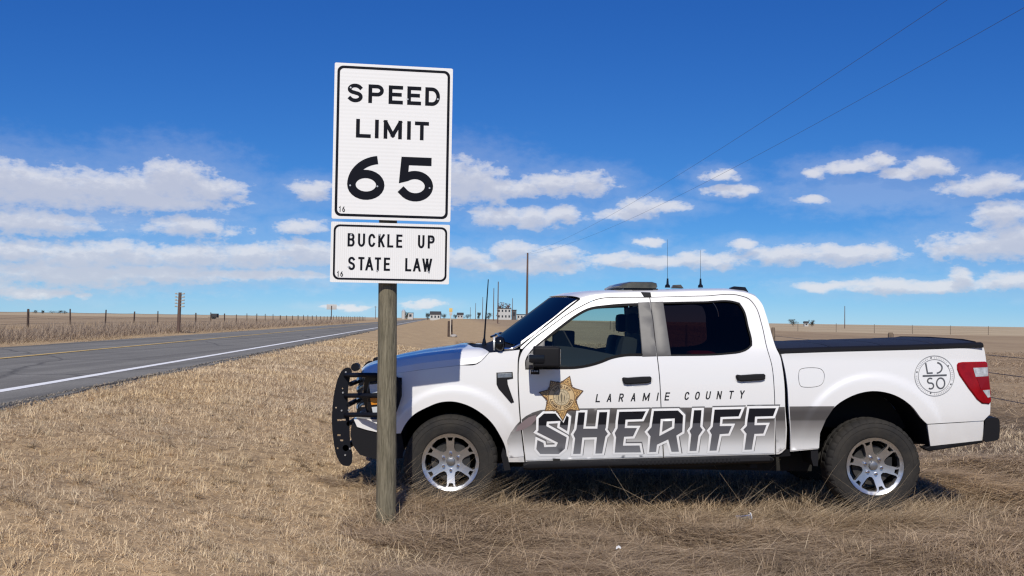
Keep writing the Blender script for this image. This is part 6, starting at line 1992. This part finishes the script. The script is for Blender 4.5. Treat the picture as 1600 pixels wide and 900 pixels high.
    for ch, cx in zip('LARAMIECOUNTY', (934.6,952.2,970.6,989.8,1009.6,1027.4,1042.4,1073.2,1089.6,1106.4,1123.6,1142.2,1159.0)):
        base = 628.3 - (cx - 934.6) * .0253; w = 10.2 if ch == 'M' else (3 if ch == 'I' else 7.0)
        ps += glyph(ch, cx - w / 2 - 1.0, base, w, 12.6, 1.9, slant=.18, down=True)
    decal('county_lettering', ps, .0030, blk, dec, step=None)
    # star badge
    tips = [(890.6,586.8),(911.8,610.3),(906,641.6),(879.4,658.6),(851,642.5),(841.4,612.5),(859.8,594.4)]
    cx, cy = 877.2, 620.4; star = []
    for i, (x, y) in enumerate(tips):
        star.append((x, y)); x2, y2 = tips[(i + 1) % 7]
        mx, my = (x + x2) / 2 - cx, (y + y2) / 2 - cy; l = math.hypot(mx, my); star.append((cx + mx / l * 23.2, cy + my / l * 23.2))
    gold = P('gold_vinyl', (.60, .40, .17), rough=.35, col2=(.45, .265, .10), vscale=26, coat=.1)
    dgold = P('dark_bronze_vinyl', (.10, .055, .028), rough=.4); pale = P('pale_gold_vinyl', (.60, .45, .25), rough=.35, col2=(.48, .34, .18), vscale=20)
    seal = P('seal_silver_vinyl', (.54, .45, .30), rough=.35, col2=(.40, .32, .20), vscale=70)
    st_ = empty('star_badge', tuple(flank(cx, cy)), parent=truck)
    decal('star_edge', [star], .0072, dgold, st_, step=9)
    decal('star_points', [offset_poly(star, -1.5)], .0078, gold, st_, step=9)
    # scrollwork in the points
    orn = []
    for i, (x, y) in enumerate(tips):
        dx, dy = (x - cx), (y - cy); l = math.hypot(dx, dy); dx /= l; dy /= l; nx_, ny_ = -dy, dx
        for (u, v, r) in ((23.5, -4.4, 1.9), (23.5, 4.4, 1.9), (28, 0, 1.8), (25, 0, 1.2), (22.2, -8.2, 1.4), (22.2, 8.2, 1.4)):
            ox, oy = cx + dx * u + nx_ * v, cy + dy * u + ny_ * v
            orn += strip(arc(ox, oy, r, r, 0, 360, 7)[:-1], .75, closed=True)
    decal('star_scrollwork', orn, .0084, dgold, st_, step=None)
    disc = lambda r, n=40: arc(cx, cy, r, r, 0, 360, n)[:-1]
    decal('star_ring', [disc(21.0)], .0088, dgold, st_, step=9); decal('star_disc', [disc(20.0)], .0094, pale, st_, step=9)
    decal('star_seal', [disc(12.6)], .0102, seal, st_, step=9)
    orn = strip(disc(12.6), .7, closed=True) + strip(disc(8.6), .5, closed=True)
    for k in range(9):
        a = math.radians(40 * k + 90); orn.append(arc(cx + 10.6 * math.cos(a), cy + 10.6 * math.sin(a), .75, .75, 0, 360, 6)[:-1])
    fig = [[(877.2,613),(875.6,618),(876.2,627.5),(878.2,627.5),(878.8,618)], [(872.5,616),(871.6,621),(872.6,626.5),(873.8,626.5),(873.4,620)], [(881.9,616),(882.8,621),(881.8,626.5),(880.6,626.5),(881,620)]]
    decal('seal_figures', orn + fig, .0108, P('seal_ink', (.14, .115, .075), rough=.4), st_, step=None)
    txt = []
    def ringtext(word, r, a0, a1, top, h, w, sw):
        for i, ch in enumerate(word):
            if ch == ' ': continue
            a = math.radians(a0 + (a1 - a0) * i / (len(word) - 1))
            for q in glyph(ch, -w / 2, 0, w, h, sw):
                out = []
                for u, v in q:
                    rr = r + v if top else r - v
                    s = u / r if top else -u / r
                    aa = a - s if top else a + (-s)
                    aa = a - u / (r + h / 2) if top else a + u / (r - h / 2)
                    out.append((cx + rr * math.cos(aa), cy - rr * math.sin(aa)))
                txt.append(out)
    ringtext('SHERIFF', 13.8, 138, 42, True, 4.6, 3.3, .95)
    decal('star_lettering', list(txt), .0112, P('star_ink', (.07, .04, .02), rough=.4), st_, step=None)
    txt.clear()
    ringtext('LARAMIE COUNTY', 18.6, 196, 344, False, 4.3, 2.9, .85)
    decal('star_lettering', txt, .0112, P('star_ink', (.07, .04, .02), rough=.4), st_, step=None)
    # round unit emblem on the bed side
    em = empty('unit_emblem', tuple(flank(1460, 587)), parent=truck)
    ink = P('emblem_ink', (.085, .088, .095), rough=.4); soft = P('emblem_grey', (.50, .50, .51), rough=.4)
    ell = lambda r, n=56: [(1460 + r * math.cos(6.28319 * k / n) + .0, 587.3 + r * 1.02 * math.sin(6.28319 * k / n)) for k in range(n)]
    decal('emblem_rings', strip(ell(30.8), 1.0, closed=True) + strip(ell(25.2), .9, closed=True), .0030, P('emblem_line', (.26, .265, .275), rough=.4), em, step=None)
    L = []
    L += strip([(1446.2,567.2),(1449,583),(1457.2,582.6)], 2.2, ext=False)
    L += strip(arc(1462.2,574.6,9.6,8.4,-78,82,14), 2.2, ext=False)
    L += strip([(1441.5,587.4),(1479,586.0)], 2.6, ext=False)
    L += strip([(457*.0+1456.6,591.6)] + [(1453.4 + 4.2 * math.cos(math.radians(a)), 594.8 - 4.0 * math.sin(math.radians(a))) for a in range(60, 260, 20)] + [(1454 + 4.6 * math.cos(math.radians(a)), 602.8 - 4.6 * math.sin(math.radians(a))) for a in range(70, -131, -20)], 2.1, ext=False)
    L += strip([(1469.6 + 6.3 * math.cos(6.28319 * k / 26), 598.7 + 8.2 * math.sin(6.28319 * k / 26)) for k in range(26)], 2.1, closed=True)
    decal('emblem_lettering', L, .0032, ink, em, step=None)
    dots = []
    for x, y in ((1454.6,559),(1481.4,571.6),(1485.6,600.2),(1454,614),(1432.6,581.2)): dots.append(arc(x, y, 1.3, 1.3, 0, 360, 8)[:-1])
    decal('emblem_dots', dots, .0032, ink, em, step=None)
    # ring of small print reads only as short grey dashes at this size
    dash = []
    for k in range(60):
        a = 6.28319 * k / 60
        if any(math.hypot(1460 + 28 * math.cos(a) - x, 587.3 + 28.5 * math.sin(a) - y) < 4.5 for x, y in ((1454.6,559),(1481.4,571.6),(1485.6,600.2),(1454,614),(1432.6,581.2))): continue
        c, s = math.cos(a), math.sin(a)
        dash += strip([(1460 + 26.9 * c, 587.3 + 27.4 * s), (1460 + 29.2 * c, 587.3 + 29.8 * s)], .9, ext=False)
    decal('emblem_small_print', dash, .0032, soft, em, step=None)[0]['kind'] = 'stuff'
markings()
